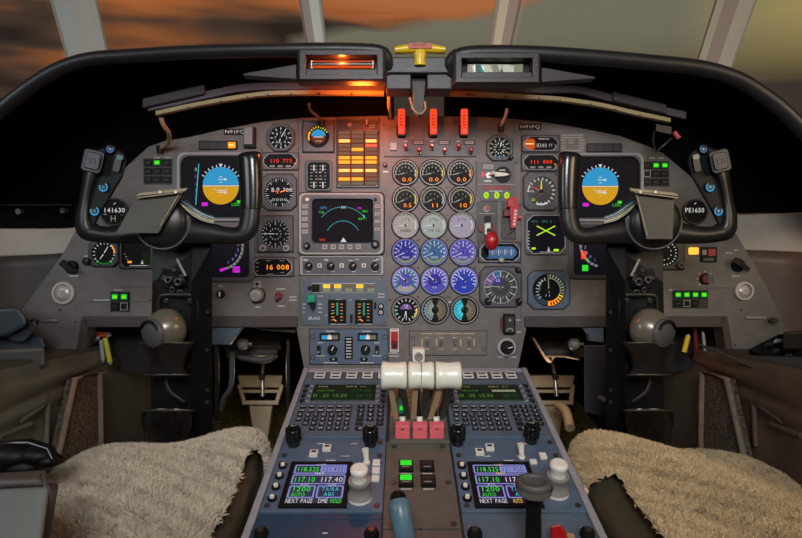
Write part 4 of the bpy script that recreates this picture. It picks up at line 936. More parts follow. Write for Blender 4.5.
mx.inputs[0].default_value = .03; L.new(tr.outputs[0], mx.inputs[1]); L.new(gl.outputs[0], mx.inputs[2]); L.new(mx.outputs[0], o_.inputs[0]); MATS['glass'] = gm
for i, (b0, b1, t0, t1) in enumerate(((-160, 66, -320, 8), (110, 308, 63, 276), (328, 488, 305, 516), (510, 697, 553, 752), (731, 960, 806, 1100))):
    m = MB(); wo = -.32, -.12
    A = [P(b0, 75, -.33), P(b1, 75, -.33), P(t1, -130, -.13), P(t0, -130, -.13)]
    m.hexa(A, [p + FW*.008 for p in A], 'glass'); tag(m.build(f'window_{i+1}'), kind='structure')

# ================================================================== side trim
def patch(name, pts, mt, th=.02, kind='structure', label=None, cat=None, parent=None, bevel=.002):
    m = MB(); A = [P(*p) for p in pts]; m.hexa(A, [p + FW*th for p in A], mt); o = m.build(name, parent, parent is not None, bevel=bevel)
    if kind: tag(o, kind=kind)
    if label: tag(o, label, cat)
    return o
patch('trim_5', [(-90, 259, -.04), (-90, 229, -.04), (75, 226, -.04), (80, 240, -.04), (66, 254, -.04)], 'cream', .02)
patch('trim_6', [(892, 256, -.04), (744, 250, -.04), (730, 232, -.04), (730, 215, -.04), (892, 211, -.04)], 'cream', .02)
def wallgrid(name, A, B, mt):
    m = MB(); n = 10; rows = [[P(*a).lerp(P(*b), t/n) for a, b in zip(smooth(A, 12), smooth(B, 12))] for t in range(n+1)]
    m.grid(rows, mt); o = m.build(name, solid=.01); tag(o, kind='structure'); return o
wallgrid('wall_left_upper', [(-120, 262, .2), (0, 257, .015), (80, 252, -.035)], [(-120, 400, .2), (0, 372, .01), (80, 360, -.04)], 'leather_dark')
wallgrid('wall_right_upper', [(730, 250, -.035), (802, 254, .015), (920, 262, .2)], [(730, 360, -.04), (802, 372, .01), (920, 400, .2)], 'leather_brown')
# ================================================================== control yokes
def yoke(cx, cy, s, side, q=1.0):
    w = .22; k = (D0 - w)/FPX
    ox, oy = cx-401, 269-cy
    def fix(x, y, z):                               # photo offsets from the hub, at height z, to lengths
        return (x*q*(1-z/540) - ox*z/540, y*(1-z/540) - oy*z/540, z)
    def colz(x, y, z): return fix(x, y, z - max(0, -60-y)*.42)
    T = thing('control_yoke', f'black {side} control yoke with metal chart clip on its dark column', 'control yoke', basis(RT, UP, -FW, P(cx, cy, w)), 'control yokes')
    X = lambda pts: [(s*p[0],) + tuple(p[1:]) for p in pts]
    # horn bar with the inner plain grip
    m = MB(k)
    bar = X(smooth([(-80, -10, 0), (-60, -13, 0), (-35, -11.5, 0), (0, -7, -2), (35, -10, 0), (62, -13.5, 0), (76, -13, 0), (84, -5, 0), (86.5, 12, 0), (87, 35, 0), (86, 58, 0), (85, 66, 0), (84.5, 69, 0)], 40))
    rad = smooth([(9, 9), (8.5, 9), (10.5, 9), (15, 10), (12, 9), (8.8, 9), (9.4, 10), (10.6, 10), (10.5, 10), (10.5, 10.5), (11.5, 11), (10.5, 10), (5, 5)], 40)
    m.tube(bar, [tuple(r) for r in rad], 'yoke', 18, ref=(0, 0, 1)); m.warp(fix).build('horn', T)
    m = MB(k); gr = X(smooth([(86.8, 14, .4), (87, 35, .4), (86, 58, .4), (85, 66, .4), (84.5, 70.5, .4)], 16)); m.tube(gr, [(11.2, 11.4), (11.4, 11.6), (11.6, 11.8), (11.8, 12), (12, 12.2), (12.2, 12.4), (12.3, 12.5), (12.4, 12.6), (12.5, 12.6), (12.4, 12.5), (12.3, 12.4), (12.2, 12.2), (12, 12), (11, 11), (9, 9), (5, 5)], 'yoke_gloss', 18, ref=(0, 0, 1)); tag(m.warp(fix).build('inner_grip', T), 'glossy black plain grip')
    # outer grip
    m = MB(k)
    og = X(smooth([(-70, -11, 0), (-82, -8, 0), (-85, 4, 0), (-83, 20, 0), (-80, 36, 1), (-77, 48, 2), (-73, 60, 2), (-70, 69, 0)], 30))
    m.tube(og, [tuple(r) for r in smooth([(9, 8), (9.5, 9), (8, 9), (6.5, 8), (6.5, 8), (8, 8), (9.5, 8), (8, 6)], 30)], 'yoke', 16, ref=(0, 0, 1)); m.warp(fix).build('outer_grip', T)
    m = MB(k); m.off = (s*-75, 61, 8)
    c_, s_ = cs(s*-13), sn(s*-13); rot = lambda pts: [(x*c_-y*s_, x*s_+y*c_) for x, y in pts]
    m.prism(rot(rrect(21, 23, 4)), -3, 4, 'bezel_dark'); pad_ = m.warp(fix).build('switch_pad', T, bevel=.0015)
    m = MB(k); m.off = (s*-75, 61, 12); m.prism(rot(rrect(15, 17, 3)), 0, 2.5, 'bezel', scale=.9); m.frame(rot(rrect(10, 12, 2)), rot(rrect(8.6, 10.6, 2)), 2.5, 2.8, 'bezel', N=12); m.frame(rot(rrect(5, 6, 1)), rot(rrect(4, 5, 1)), 2.5, 3.2, 'bezel', N=12); m.warp(fix).build('thumb_button', pad_)
    m = MB(k)
    lobe = [(-82, 62), (-74, 72), (-62, 76), (-47, 73), (-42, 68), (-40, 60), (-44, 45), (-56, 25), (-66, 9), (-73, -5), (-82, -5), (-84, 20), (-80, 44)]
    m.prism([(s*x, y) for x, y in lobe][::-s], -9, 4, 'black'); m.warp(fix).build('grip_body', T, bevel=.005, seg=4)
    m = MB(k); m.off = (s*-57, 73, 4)
    m.lathe([(6, -3), (6, 1), (4, 2.4)], 'black', n=16); m.ring(2.2, 4, 2.6, 'e_blueg', a0=60, a1=330); m.flat(circ(1.4, 8), 2.7, 'dim'); m.warp(fix).build('trim_switch', T)
    for x, y in ((-64, 35), (-73, 11)):
        m = MB(k); m.off = (s*x, y, 5); m.lathe([(5.2, -4), (5.2, 1)], 'black', n=16); m.ring(3, 4.6, 1.2, 'e_sky', a0=30*s, a1=300*s); m.lathe([(2, 1), (2, 3)], 'black_gloss', n=10); m.warp(fix).build('blue_ringed_button', T)
    m = MB(k); m.off = (s*-50, 57, 10.2)
    m.prism(rot(rrect(7, 13, 2)), -6, -1, 'clip'); m.prism(rot(rrect(7, 5, 1.5, 1, 8)), -6, 0, 'cable_teal'); m.warp(fix).build('side_plate', T)
    # hub and clip
    m = MB(k); m.lathe([(29, -10), (29, 6), (28, 8.5), (26.5, 8.5), (26, 6.5), (25, 12), (20, 16), (8, 18)], 'yoke', n=48); m.ring(26.6, 28, 8.8, 'bezel', a0=90, a1=270); m.build('hub', T)
    m = MB(k)
    A = [(-29, 27), (20, 33), (-8, -11), (-51, -11)] if s > 0 else [(-26, 25), (17, 31), (4, -17), (-24, -17)]
    def zz(i): return (20, 20, 24, 24)[i]
    pts = [(s*x, y, zz(i)) for i, (x, y) in enumerate(A)]
    m.hexa(pts, [(x, y, z+1.5) for x, y, z in pts], 'clip'); clip_ = m.warp(fix).build('chart_clip', T)
    m = MB(k); f = [(s*-29, 27, 20), (s*20, 33, 20), (s*16, 30, 27), (s*-30, 24.5, 27)]; m.hexa(f, [(x, y-.9, z) for x, y, z in f], 'clip_edge'); m.hexa([(s*-31, 26, 23), (s*-27, 29, 23), (s*22, 34, 23), (s*20, 31, 23)], [(s*-31, 26, 27), (s*-27, 29, 27), (s*22, 34, 27), (s*20, 31, 27)], 'clip_edge')
    for x in (-6, 10): m.off = (s*x, 30, 26); m.lathe([(1.6, 0), (1.6, 3)], 'white_plastic', n=8)
    m.off = (0, 0, 0); m.warp(fix).build('clip_flange', clip_)
    m = MB(k)
    m.tube([(s*15, 31, 23), (s*(-6 if s > 0 else 3), -4 if s > 0 else -14, 26)], .8, 'clip_edge', 6); m.warp(fix).build('clip_edge_rod', clip_)
    for i, (mt, d) in enumerate((('cable_teal', 0), ('black_gloss', 3), ('cable_yellow_sheen', 6), ('black_gloss', 9))):  # teal and olive put coloured highlights into the dark sheaths
        m = MB(k); m.tube(X(smooth([(8+d*.5, 25-d*.6, 11), (22+d*.2, 17-d*.9, 10), (36, 8-d*.7, 8), (48, 4-d*.6, 5)], 14)), 2.4, mt, 8); m.warp(fix).build('cable', T)
    # column
    m = MB(k)
    col = [(-14, -16), (46, -16), (46, -60), (47, -140), (47, -245), (-14, -245), (-16, -140), (-14, -60)]
    m.prism(X(col) if s > 0 else X(col)[::-1], -45, -22, 'column'); col_ = m.warp(colz).build('column', T, bevel=.002)
    m = MB(k); m.prism([(s*x, y) for x, y in ((26, -24), (47, -24), (47.5, -240), (25, -240), (25, -130), (26, -60))][::s], -22, -12, 'black'); 
    for y in (-90, -128, -168, -180): m.off = (s*42, y, -12); m.lathe([(2, 0), (2, 1.6)], 'steel_dark', n=8)
    m.off = (0, 0, 0); m.warp(colz).build('side_housing', col_, bevel=.0015)
    m = MB(k); m.prism([(s*x, y) for x, y in ((-3, -46), (18, -50), (20, -62), (0, -66), (-8, -58))][::-s], -22, -17, 'yoke_gloss')
    for x, y, r in ((2, -58, 4), (12, -60, 4.5), (16, -54, 2), (-3, -56, 2), (6, -68, 3), (14, -71, 3.5), (8, -48, 2)): m.off = (s*x, y, -17); m.lathe([(r, -3), (r, 2), (r*.5, 2.2), (r*.5, .6)], 'steel_dark', n=12, cap=False)
    m.off = (0, 0, 0); m.tube([(s*11, -37, -16), (s*20, -54, -13)], 1.6, 'grey_knob', 8); m.warp(colz).build('pivot_bracket', col_)
    m = MB(k)
    br = X(smooth([(-8, -90, -16), (-7, -76, -16), (0, -73, -16), (24, -73, -16), (31, -77, -16), (32, -90, -16), (31, -112, -16), (26, -124, -16), (14, -132, -14)], 24))
    m.tube(br, 1.4, 'steel_dark', 8); 
    for x, y in ((0, -79), (25, -79), (25, -144)): m.off = (s*x, y, -22); m.lathe([(3.4, 0), (3.4, 4), (2, 5)], 'steel_dark', n=12)
    m.off = (0, 0, 0); m.warp(colz).build('wire_bracket', col_)
    # spot lamp in its holder
    L_ = thing('round_lamp', f'cream round lamp with grey flat cap held on the {side} control column', 'lamp', basis(RT, UP, -FW, P(cx + s*1, cy + 107, w - .040)), 'cream lamps on the columns')
    m = MB(k); m.off = (0, 0, 0)
    n1 = 20; rows = []
    m.off = (s*0, 0, 0)
    R = 22
    vs = []; ax = Vector((s*-.45, -.15, .88)).normalized()
    u = Vector((0, 1, 0)); u = (u - ax*u.dot(ax)).normalized(); v = ax.cross(u)
    prof = [(R*math.sin(math.radians(a)), -R*math.cos(math.radians(a))*.8) for a in range(10, 121, 8)] + [(17, 13), (15, 15)]
    for r, h in prof: rows.append([ax*h + u*(r*math.cos(2*PI*i/28)) + v*(r*math.sin(2*PI*i/28)) for i in range(29)])
    m.grid(rows, 'cream_ball'); m.build('shell', L_)
    m = MB(k); rows = [[ax*h + u*(r*math.cos(2*PI*i/28)) + v*(r*math.sin(2*PI*i/28)) for i in range(29)] for r, h in ((15, 12), (15, 19), (13.6, 20.5), (.1, 20.5))]
    m.grid(rows, 'cap_grey'); m.build('cap', L_)
    m = MB(k); m.tube([tuple(ax*21 + u*(13*math.cos(a)) + v*(13*math.sin(a))) for a in [math.radians(-65+13*i) for i in range(11)]], 1.7, 'black', 8); m.build('cap_rim', L_)
    m = MB(k); n = 30
    rows = [[(rx*math.cos(PI*2*i/n), y, rz*math.sin(PI*2*i/n)) for i in range(n+1)] for rx, y, rz in ((25, -14, 17), (27, -17, 18), (26, -20, 17), (21, -28, 14), (19, -36, 12), (18, -42, 12), (23, -46, 15), (22, -48, 14))]
    m.grid(rows, 'yoke_gloss'); m.tube([(26.5*math.cos(2*PI*i/30), -15, 17.5*math.sin(2*PI*i/30)) for i in range(31)], 1.3, 'steel_dark', 6, cap=False); m.tube([(23*math.cos(2*PI*i/30), -47, 15*math.sin(2*PI*i/30)) for i in range(31)], 1.2, 'steel_dark', 6, cap=False)
    m.warp(lambda x, y, z: colz(x + s*1, y - 106, z + 1)).build('holder', T)
    m = MB(k); m.tube(X(smooth([(2, -150, -10), (0, -160, -6), (4, -170, -3), (12, -176, -4), (18, -180, -6)], 14)), 2, 'steel_dark', 8); m.warp(colz).build('hose', col_)
    m = MB(k)
    rows = [[(rx*math.cos(PI*2*i/n), y + 2*math.sin(2*PI*i/n), rz*math.sin(PI*2*i/n)) for i in range(n+1)] for rx, y, rz in ((22, 13, 10), (27, 14, 16), (26, 11, 15), (27, 0, 15), (23, -8, 13), (24, -16, 14), (18, -24, 12))]
    m.grid(rows, 'black_gloss'); m.tube([(27*math.cos(2*PI*i/30), 13.5, 15.5*math.sin(2*PI*i/30)) for i in range(31)], 1.4, 'steel_dark', 6, cap=False)
    m.warp(lambda x, y, z: colz(x + s*1, y - 202, z + 1)).build('column_boot', T)
    return T
yoke(166, 222, 1, 'left', .98); yoke(650, 222, -1, 'right', .94)
# ================================================================== pedestal
T = thing('centre_pedestal', 'long sloping centre pedestal between the seats carrying keypads and throttles', 'pedestal', QF)
m = mq(); m.prism([(-214, -520), (214, -520), (214, 4), (-214, 4)], -330, -3, 'bezel_dark'); m.build('body', T, bevel=.003)
m = mq()
for a, b in ((-218, -208), (207, 217)): m.box(a, -520, -40, b, 6, 3, 'bezel_light')
m.box(-208, -9, -10, 207, 6, 2, 'bezel_light'); m.build('edge_rail', T, bevel=.002)

def keypad(x0, x1, label, mirrored):
    T = on_ped('flight_computer', label, 'keypad unit', (x0+x1)/2, -112, 'flight computers on the pedestal')
    w = (x1-x0)/2
    m = mq(); m.box(-w, -116, -3, w, 100, 3, 'bezel_blue'); m.box(-w, -118, -3, w, -110, 6, 'module_blue'); m.build('case', T, bevel=.0015)
    m = mq(); sy = 14
    m.frame(rect(136, 78, 0, sy+4), rect(112, 60, 0, sy+4), 3, 6, 'bezel_blue', cx=0, cy=sy+4, N=8); m.build('screen_bezel', T)
    m = mq(); m.box(-56, sy-26, 3, 56, sy+34, 3.6, 'e_cduscreen')
    for x, t, y, h, mt in ((-40, 'POS', 26, 5, 'gold'), (20, 'NAV 1/1', 26, 5, 'gold'), (-34, 'CRUISE', 12, 4, 'e_cdug'), (30, '117.10', 12, 5, 'e_dkgreen'), (-24, 'D .25 12.53', -8, 10, 'e_cdug'), (36, '20.11', -6, 6, 'e_dkgreen')): m.text(t, x, sy+y-2, h, 3.8, mt, .5, wd={10: 58}.get(h, len(t)*5.2))
    if mirrored: m.box(6, sy+8, 3.7, 48, sy+15, 3.9, 'e_softy')
    m.line(-50, sy-20, 50, sy-20, .8, 3.8, 'e_dkgreen'); m.build('screen', T)
    for sx in (-1, 1):
        for i in range(4):
            m = mq(); y = sy+26-i*17; m.prism(rrect(9, 8, 2, sx*69, y), 3, 6.5, 'key'); m.build('line_key', T)
        m = mq()
        for i in range(4): y = sy+24-i*17; m.line(sx*57, y-3, sx*63, y+3, 3.4, 6.1, 'dim')
        m.build('pointer_marks', T)
    for i in range(5 if not mirrored else 4):
        m = mq(); x = (-52+i*30) if not mirrored else (-30+i*27)
        m.box(x-12, 68, 3, x+12, 94, 4.5, 'bezel_dark'); m.box(x-10, 82, 4.5, x+10, 92, 6, 'key_white'); m.box(x-10, 70, 4.5, x+10, 79, 6, 'key_white'); m.box(x-7, 84.5, 6, x+7, 90, 6.1, 'key'); m.box(x-7, 72, 6, x+7, 77, 6.1, 'key'); m.build('mode_key', T)
    rows = [(-28, 6, 'wide'), (-41, 6, 'wide'), (-54, 7, 'ABCDEFG'), (-67, 7, 'HIJKLMN'), (-80, 6, 'OPQRST'), (-93, 5, 'VWXYZ')]
    lx0, lx1 = -72, 20
    for y, k, ch in rows:
        pitch = (lx1-lx0)/(6 if ch == 'wide' else 7)
        for i in range(k):
            off = 0 if ch in ('wide',) or k == 7 else (7-k)
            x = lx0 + pitch*(i+off+.5); kw = pitch*.82
            m = mq(); m.prism(rrect(kw*.92, 8.2, 1.5, x, y), 3, 5, 'key')
            if ch == 'wide': m.dash(x, y, kw*.7, 5.1, 'w', 2.2)
            else: m.text(ch[i], x, y-2.4, 5, 5.1, 'w', .5)
            m.build('key', T)
    for j, row in enumerate(('123', '456', '789', '-0+', '. /')):
        for i, c_ in enumerate(row):
            if c_ == ' ': continue
            x = 34 + i*16.5; y = (-28, -41, -54, -67, -80)[j]
            m = mq(); m.prism(rrect(12, 8.2, 1.5, x, y), 3, 5, 'key'); m.text(c_, x, y-2.4, 5, 5.1, 'w', .5); m.build('key', T)
    m = mq(); m.prism(rrect(36, 8.2, 1.5, 46, -94), 3, 5, 'key'); m.text('ENTER', 46, -96.4, 5, 5.1, 'w', .5); m.build('enter_key', T)
    return T
keypad(-207, -51, 'left flight computer with green text screen and rows of black lettered keys', False)
keypad(51, 206, 'right flight computer with green text screen and rows of black lettered keys', True)

def cyl_knob(px, py, label, r=9, h=30):
    s, q = Q(px, py); T = on_ped('black_knob', label, 'knob', s, q, 'tall black ribbed knobs on the pedestal')
    m = mq(); m.lathe([(r, 0), (r, h*.35), (r*1.0, h*.4), (r*1.18, h*.42), (r*1.18, h*.95), (r*1.0, h)], 'black_gloss', n=20); m.build('barrel', T)
    m = mq()
    for i in range(9): a = i*40; m.lathe([(1.8, h*.4), (1.8, h*1.02)], 'black', r*1.12*sn(a), r*1.12*cs(a), n=6)
    m.lathe([(r*.55, h), (r*.5, h*1.12)], 'black', n=12); m.line(-r*.4, 2, r*.4, 2, 2, h*1.13, 'e_softy'); m.build('grip_ring', T)
    return T
# radio plates
def radio(sgn, label, screen_s, key_s, knob_px, seed):
    x0, x1 = (-207, -51) if sgn < 0 else (48, 206)
    cx = (x0+x1)/2; T = on_ped('radio_unit', label, 'radio', cx, -340, 'radio tuning units on the pedestal')
    m = mq(); m.box(x0-cx, 60, -3, x1-cx, 110, 2, 'module_blue'); m.box(x0-cx, -46, -3, x1-cx, 59, 3, 'module_blue'); m.box(x0-cx, -56, -3, x1-cx, -46, 0, 'module_navy' if sgn < 0 else 'bezel_blue')
    for x in (x0-cx+8, x1-cx-8):
        for y in (100, 68, 50, -36): m.lathe([(4, 2), (4, 4)], 'steel_dark', x, y, n=12)
    for x, y, w in ((-20, 96, 12), (20, 66, 14), (-30, 66, 10), (30, 96, 10), (0, 56, 14), (0, -40, 10)): m.dash(x, y, w, 3.2, 'w', 2)
    m.build('case', T, bevel=.001)
    a, b = screen_s; a -= cx; b -= cx; h0, h1 = -36, 45
    m = mq(); m.frame(rect(b-a+12, h1-h0+10, (a+b)/2, (h0+h1)/2), rect(b-a, h1-h0, (a+b)/2, (h0+h1)/2), 3, 7, 'black', cx=(a+b)/2, cy=(h0+h1)/2, N=8); m.build('screen_bezel', T)
    m = mq(); z = 5; m.box(a, h0, 3, b, h1, 4.6, 'e_scrgrey' if sgn < 0 else 'e_scr2'); W_ = b-a; H_ = h1-h0
    def fr(u0, v0, u1, v1, mt='e_lilac', t=2.2, fill=None):
        X0, X1, Y0, Y1 = a+u0*W_, a+u1*W_, h0+v0*H_, h0+v1*H_
        if fill: m.flat([(X0, Y0), (X1, Y0), (X1, Y1), (X0, Y1)], z-.1, fill)
        for p in ((X0, Y0, X1, Y0), (X1, Y0, X1, Y1), (X1, Y1, X0, Y1), (X0, Y1, X0, Y0)): m.line(*p, t, z, mt)
    fr(.03, .76, .97, .97); fr(.03, .49, .97, .71); fr(.03, .16, .47, .43); fr(.53, .16, .97, .43)
    m.flat([(a+.5*W_, h0+.79*H_), (a+.95*W_, h0+.79*H_), (a+.95*W_, h0+.94*H_), (a+.5*W_, h0+.94*H_)], z-.05, 'e_lilac')
    tx = lambda t, u, v, hh, mt, w: m.text(t, a+u*W_, h0+v*H_, hh, z+.3, mt, .5, wd=w*W_)
    tx('118.525', .27, .80, 9.5, 'e_green', .4); tx('121.925', .73, .81, 8, 'e_scr2', .38); tx('117.10', .25, .53, 10, 'e_green', .38); tx('117.40', .74, .53, 10, 'e_w', .4)
    tx('1200', .24, .30, 9, 'e_green', .32); tx('AUTO', .2, .18, 7, 'e_green', .24); tx('TA/RA', .75, .31, 7, 'e_cyan', .3); tx('ABS', .74, .19, 7, 'e_cyan', .18)
    tx('NEXT PAGE', .25, .03, 8, 'e_w', .46); tx('DME' if sgn < 0 else 'AUTO', .66, .03, 8, 'e_w' if sgn < 0 else 'e_yel', .16)
    if sgn < 0: tx('HOLD', .88, .03, 8, 'e_green', .18)
    for v in (.72, .96): tx('COM' if v > .9 else 'NAV', .5, v, 5, 'e_w' if sgn < 0 else 'e_yel', .16)
    tx('ATC', .28, .435, 4.5, 'e_w', .14); tx('TCAS', .76, .435, 4.5, 'e_w', .16)
    m.build('screen', T)
    for i in range(4):
        m = mq(); y = 42-i*22; m.lathe([(6, 3), (6, 6)], 'black', key_s-cx, y, n=14); m.lathe([(3.2, 6), (3, 9)], 'white_plastic', key_s-cx, y, n=10); m.line(key_s-cx+9, y, key_s-cx+15, y, 1, 3.3, 'dim'); m.build('line_key', T)
    ks, kr = Q(*knob_px); ks -= cx; kr += 340
    m = mq(); m.lathe([(16, 3), (16, 8), (13.5, 10), (13.5, 24), (14.5, 25), (14.5, 30)], 'grey_knob', ks, kr, n=28); m.lathe([(16.4, 3), (16.4, 7)], 'white_plastic', ks, kr, n=28, cap=False); tag(m.build('outer_knob', T), 'large concentric grey-white knob')
    m = mq(); m.lathe([(10, 30), (10, 40), (11.5, 42), (11.5, 47), (9, 49)], 'white_plastic', ks, kr, n=24); m.build('inner_knob', T)
    for i in range(3):
        m = mq(); x, y = (66 if sgn < 0 else 60), 48-i*17
        if sgn < 0: m.box(x-5.5, y-6, 3, x+5.5, y+6, 7, 'key_white'); m.build('square_key', T, bevel=.001)
        else: m.box(x-26-5, 49-3, 3, x-26+5, 49+6, 7, 'key_white') if i == 0 else m.box(x-14, 50+i*7, 3, x-4, 50+i*7+5, 8, 'key_white'); m.build('square_key', T, bevel=.001)
    m = mq(); x, y = ((52, 50) if sgn < 0 else (20, 62)); m.lathe([(5, 3), (5, 6)], 'white_plastic', x, y, n=12); m.tube([(x, y, 5), (x-2, y+4, 24)], [3.5, 5], 'white_plastic', 10); m.build('toggle', T)
    return T
radio(-1, 'left radio unit with violet-grey screen reading 118.525 and white knobs', (-178, -103), -195, (360, 499), 1)
radio(1, 'right radio unit with dark violet screen reading 118.525 and white knobs', (72, 148), 58, (556, 494), 2)
cyl_knob(294, 446, 'tall black knob at the lower left corner of the left keypad'); cyl_knob(370.5, 446, 'tall black knob at the lower right corner of the left keypad')
cyl_knob(457.5, 445, 'tall black knob at the lower left corner of the right keypad'); cyl_knob(531, 443, 'tall black knob at the lower right corner of the right keypad')
for px, py, lb in ((314, 456, 'lower white square button left of the pair above the left radio screen'), (327, 450.5, 'upper white square button right of the pair above the left radio screen'), (479.5, 454.5, 'lower white square button left of the pair above the right radio screen'), (489.5, 450, 'upper white square button right of the pair above the right radio screen')):
    s, q = Q(px, py); T = on_ped('square_button', lb, 'button', s, q, 'white square buttons above the radio screens', h=2)
    m = mq(); m.box(-6, -6, 0, 6, 6, 5, 'key_white'); m.box(-3.5, -1, 5, 3.5, 4, 5.3, 'bezel_dark'); m.build('cap', T, bevel=.001)

# bottom panels
for sgn, x0, x1, lb, mt in ((-1, -207, -51, 'dark blue blank panel below the left radio unit', 'module_navy'), (1, 48, 206, 'grey-blue blank panel below the right radio unit', 'bezel_blue')):
    T = on_ped('blank_cover', lb, 'panel', (x0+x1)/2, -460); w = (x1-x0)/2
    m = mq(); m.box(-w, -60, -3, w, 62, 1, mt); m.dash(10, 40, 6, 1.2, 'w', 2); m.build('plate', T, bevel=.001)
    for x in (-w+12, w-12):
        m = mq(); m.lathe([(9, 1), (9, 5), (7, 9)], 'black', x, 36, n=18); m.lathe([(4, 9), (4, 12)], 'steel_dark', x, 36, n=10); m.build('stud_knob', T)
# centre strip
T = on_ped('centre_strip', 'worn brown centre strip with four small square keys, two lit green', 'control panel', -2, -380)
m = mq(); m.box(-48, 60, -3, 47, 145, 2, 'module_brown'); m.box(-48, -34, -3, 47, 58, 3, 'module_brown'); m.box(-48, -140, -3, 47, -36, 2, 'module_brown')
for x, y in ((-36, 130), (36, 130), (-36, 48), (38, 48), (-36, -28), (38, -28), (20, -55)): m.lathe([(4 if x != 20 else 8, 2), (4 if x != 20 else 8, 4)], 'steel_dark' if x != 20 else 'module_brown', x, y, n=14)
m.box(-4, -36, 2, -1, -33, 3.2, 'seam'); m.build('plate', T, bevel=.001)
for (px, py), on in (((406, 469), 1), ((427, 469), 0), ((406, 484), 1), ((428, 484), 0)):
    s, q = Q(px, py); s += 2; q += 380; m = mq(); m.box(s-10, q-11, 3, s+10, q+11, 7, 'black'); m.box(s-8, q-1, 7, s+8, q+9, 8, 'e_green' if on else 'key'); m.box(s-8, q-9, 7, s+8, q-2, 8, 'key'); m.dash(s, q-5, 10, 8.1, 'dim', 2)
    m.dash(s, q-14, 14, 3.2, 'w', 2)
    tag(m.build('square_key', T), 'key lit green' if on else None)

# throttle quadrant
T = on_ped('throttle_quadrant', 'brown throttle base plate with striped lever slots between the keypads', 'throttle base', 0, -120)
m = mq(); m.box(-46, -96, -3, 46, 110, 4, 'module_brown')
for x in (-27, 0, 27): m.box(x-5, -70, 4, x+5, 100, 4.2, 'black')
for x in (-40, -13.5, 13.5, 38):
    m.box(x-5, -50, 4, x+5, 95, 4.4, 'tan')
    for i in range(8): m.dash(x, -42+i*17, 8, 4.6, 'seam', 3)
for x in (-34, 34): m.lathe([(3.5, 4), (3.5, 6)], 'black', x, -86, n=10)
m.build('base_plate', T, bevel=.001)
m = mq(); m.box(-46, -125, -20, 46, -97, 8, 'module_brown'); m.build('front_block', T, bevel=.002)
xs = (394, 421, 448)
for i, x in enumerate(xs):
    c = P(x, 375.5, .235)
    T = thing('throttle_lever', f'white waisted throttle handle, {("left", "middle", "right")[i]} one of the three', 'throttle lever', basis(RT, UP, -FW, c), 'white throttle handles')
    k = (D0-.235)/540; m = MB(k); Rr = 13.4
    prof = [(-13, Rr*.7), (-12.4, Rr*.96), (-11, Rr*1.04), (-6, Rr*.99), (0, Rr*.96), (6, Rr*.99), (11, Rr*1.04), (12.4, Rr*.96), (13, Rr*.7)]
    n = 32; rows = [[(x_, r*math.cos(2*PI*j/n), r*math.sin(2*PI*j/n)) for j in range(n+1)] for x_, r in [(-13, .01)] + prof + [(13, .01)]]
    m.grid(rows, 'lever_white')
    if i == 1: m.box(-.4, -Rr*.97, -4, .4, Rr*.97, Rr*.965, 'grey_knob')
    tag(m.build('handle', T), 'white waisted cylinder grip')
    s = (-27, 0, 27)[i]; 
    b0 = QF @ Vector((s/1000, -.165, .0)); top = c
    m = MB(); 
    for dx, mt in ((-.008, 'tan'), (.010, 'steel_dark')):
        a = b0 + RT*dx; b = top + RT*dx; w = .0045
        m.hexa([a - RT*w - QY*.012, a + RT*w - QY*.012, b + RT*w - FW*.012, b - RT*w - FW*.012], [a - RT*w + QY*.012, a + RT*w + QY*.012, b + RT*w + FW*.010, b - RT*w + FW*.010], mt)
    m.build('arm', T, True)
T = on_ped('quadrant_lamp', 'small glowing green indicator strip behind the left throttle arm', 'lamp', -27, -150)
m = mq(); m.box(-6, -12, 4, 6, 30, 9, 'green_knob'); m.lathe([(5.5, 9), (4, 12)], 'e_green', 2, -4, n=12); m.build('lens', T)
for i, px in enumerate((402.5, 420, 437)):
    s, q = Q(px, 443); s = Q(px, 436, .012)[0]
    T = on_ped('cutoff_lever', f'coral red square-faced cutoff lever, {("left", "middle", "right")[i]} of three below the throttles', 'cutoff lever', s, q, 'coral red cutoff levers')
    m = mq(); m.box(-3, 4, 2, 3, 12, 22, 'steel_dark'); m.tube([(0, 14, 16), (0, 22, 32)], 5, 'white_plastic', 8); m.build('stem', T)
    m = MB(.001); A = [(-11.2, -2, 3), (11.2, -2, 3), (11.2, 6, 26), (-11.2, 6, 26)]
    m.hexa(A, [(x, y+9, z+3) for x, y, z in A], 'pink_red'); tag(m.build('face', T, bevel=.0012), 'flat coral red face')
T = thing('friction_knob', 'small white square block with a dark round centre above the throttles', 'knob', basis(RT, UP, -FW, P(418.5, 355, .06)))
m = MB(.0019); m.prism(rrect(13, 14, 2), -10, 4, 'white_plastic', scale=.92); m.build('block', T, bevel=.001)
m = MB(.0019); m.lathe([(4.4, 4), (4, 6), (2.2, 6), (2, 4.6)], 'grey_knob', 0, -1, n=18); m.build('screw_cap', T)
m = MB(.0019); m.box(-4, -7, -14, 4, 5, -10, 'steel_dark'); m.build('shaft', T)
# levers at the bottom edge
T = at('park_brake_handle', 'blue-grey round-headed handle at the bottom centre of the pedestal', 'handle', P(402, 520, .47))
m = MB(); m.tube([tuple(P(*p)) for p in ((399, 501, .452), (399.5, 505, .455), (401, 514, .46), (404, 530, .465), (408, 560, .46), (410, 600, .42))], [.011, .0128, .0128, .0122, .012, .012], 'blue_lever', 20); m.build('grip', T, True)
m = MB(); m.tube([tuple(P(398, 505, .45)), tuple(P(398, 498, .435))], [.006, .010], 'black', 12); m.build('socket', T, True)
T = at('ring_lever', 'dark upright lever topped with a flat grey ring, in front of the right radio', 'lever', P(534, 530, .5))
m = MB(); A = [(526, 496), (541, 496), (543, 620), (524, 620)]
m.hexa([P(x, y, .50 if y < 500 else .47) for x, y in A], [P(x, y, .475 if y < 500 else .44) for x, y in A], 'black'); m.build('stem', T, True, bevel=.002)
m = MB(); c = P(534, 484, .50); k = .58/540; rows = []
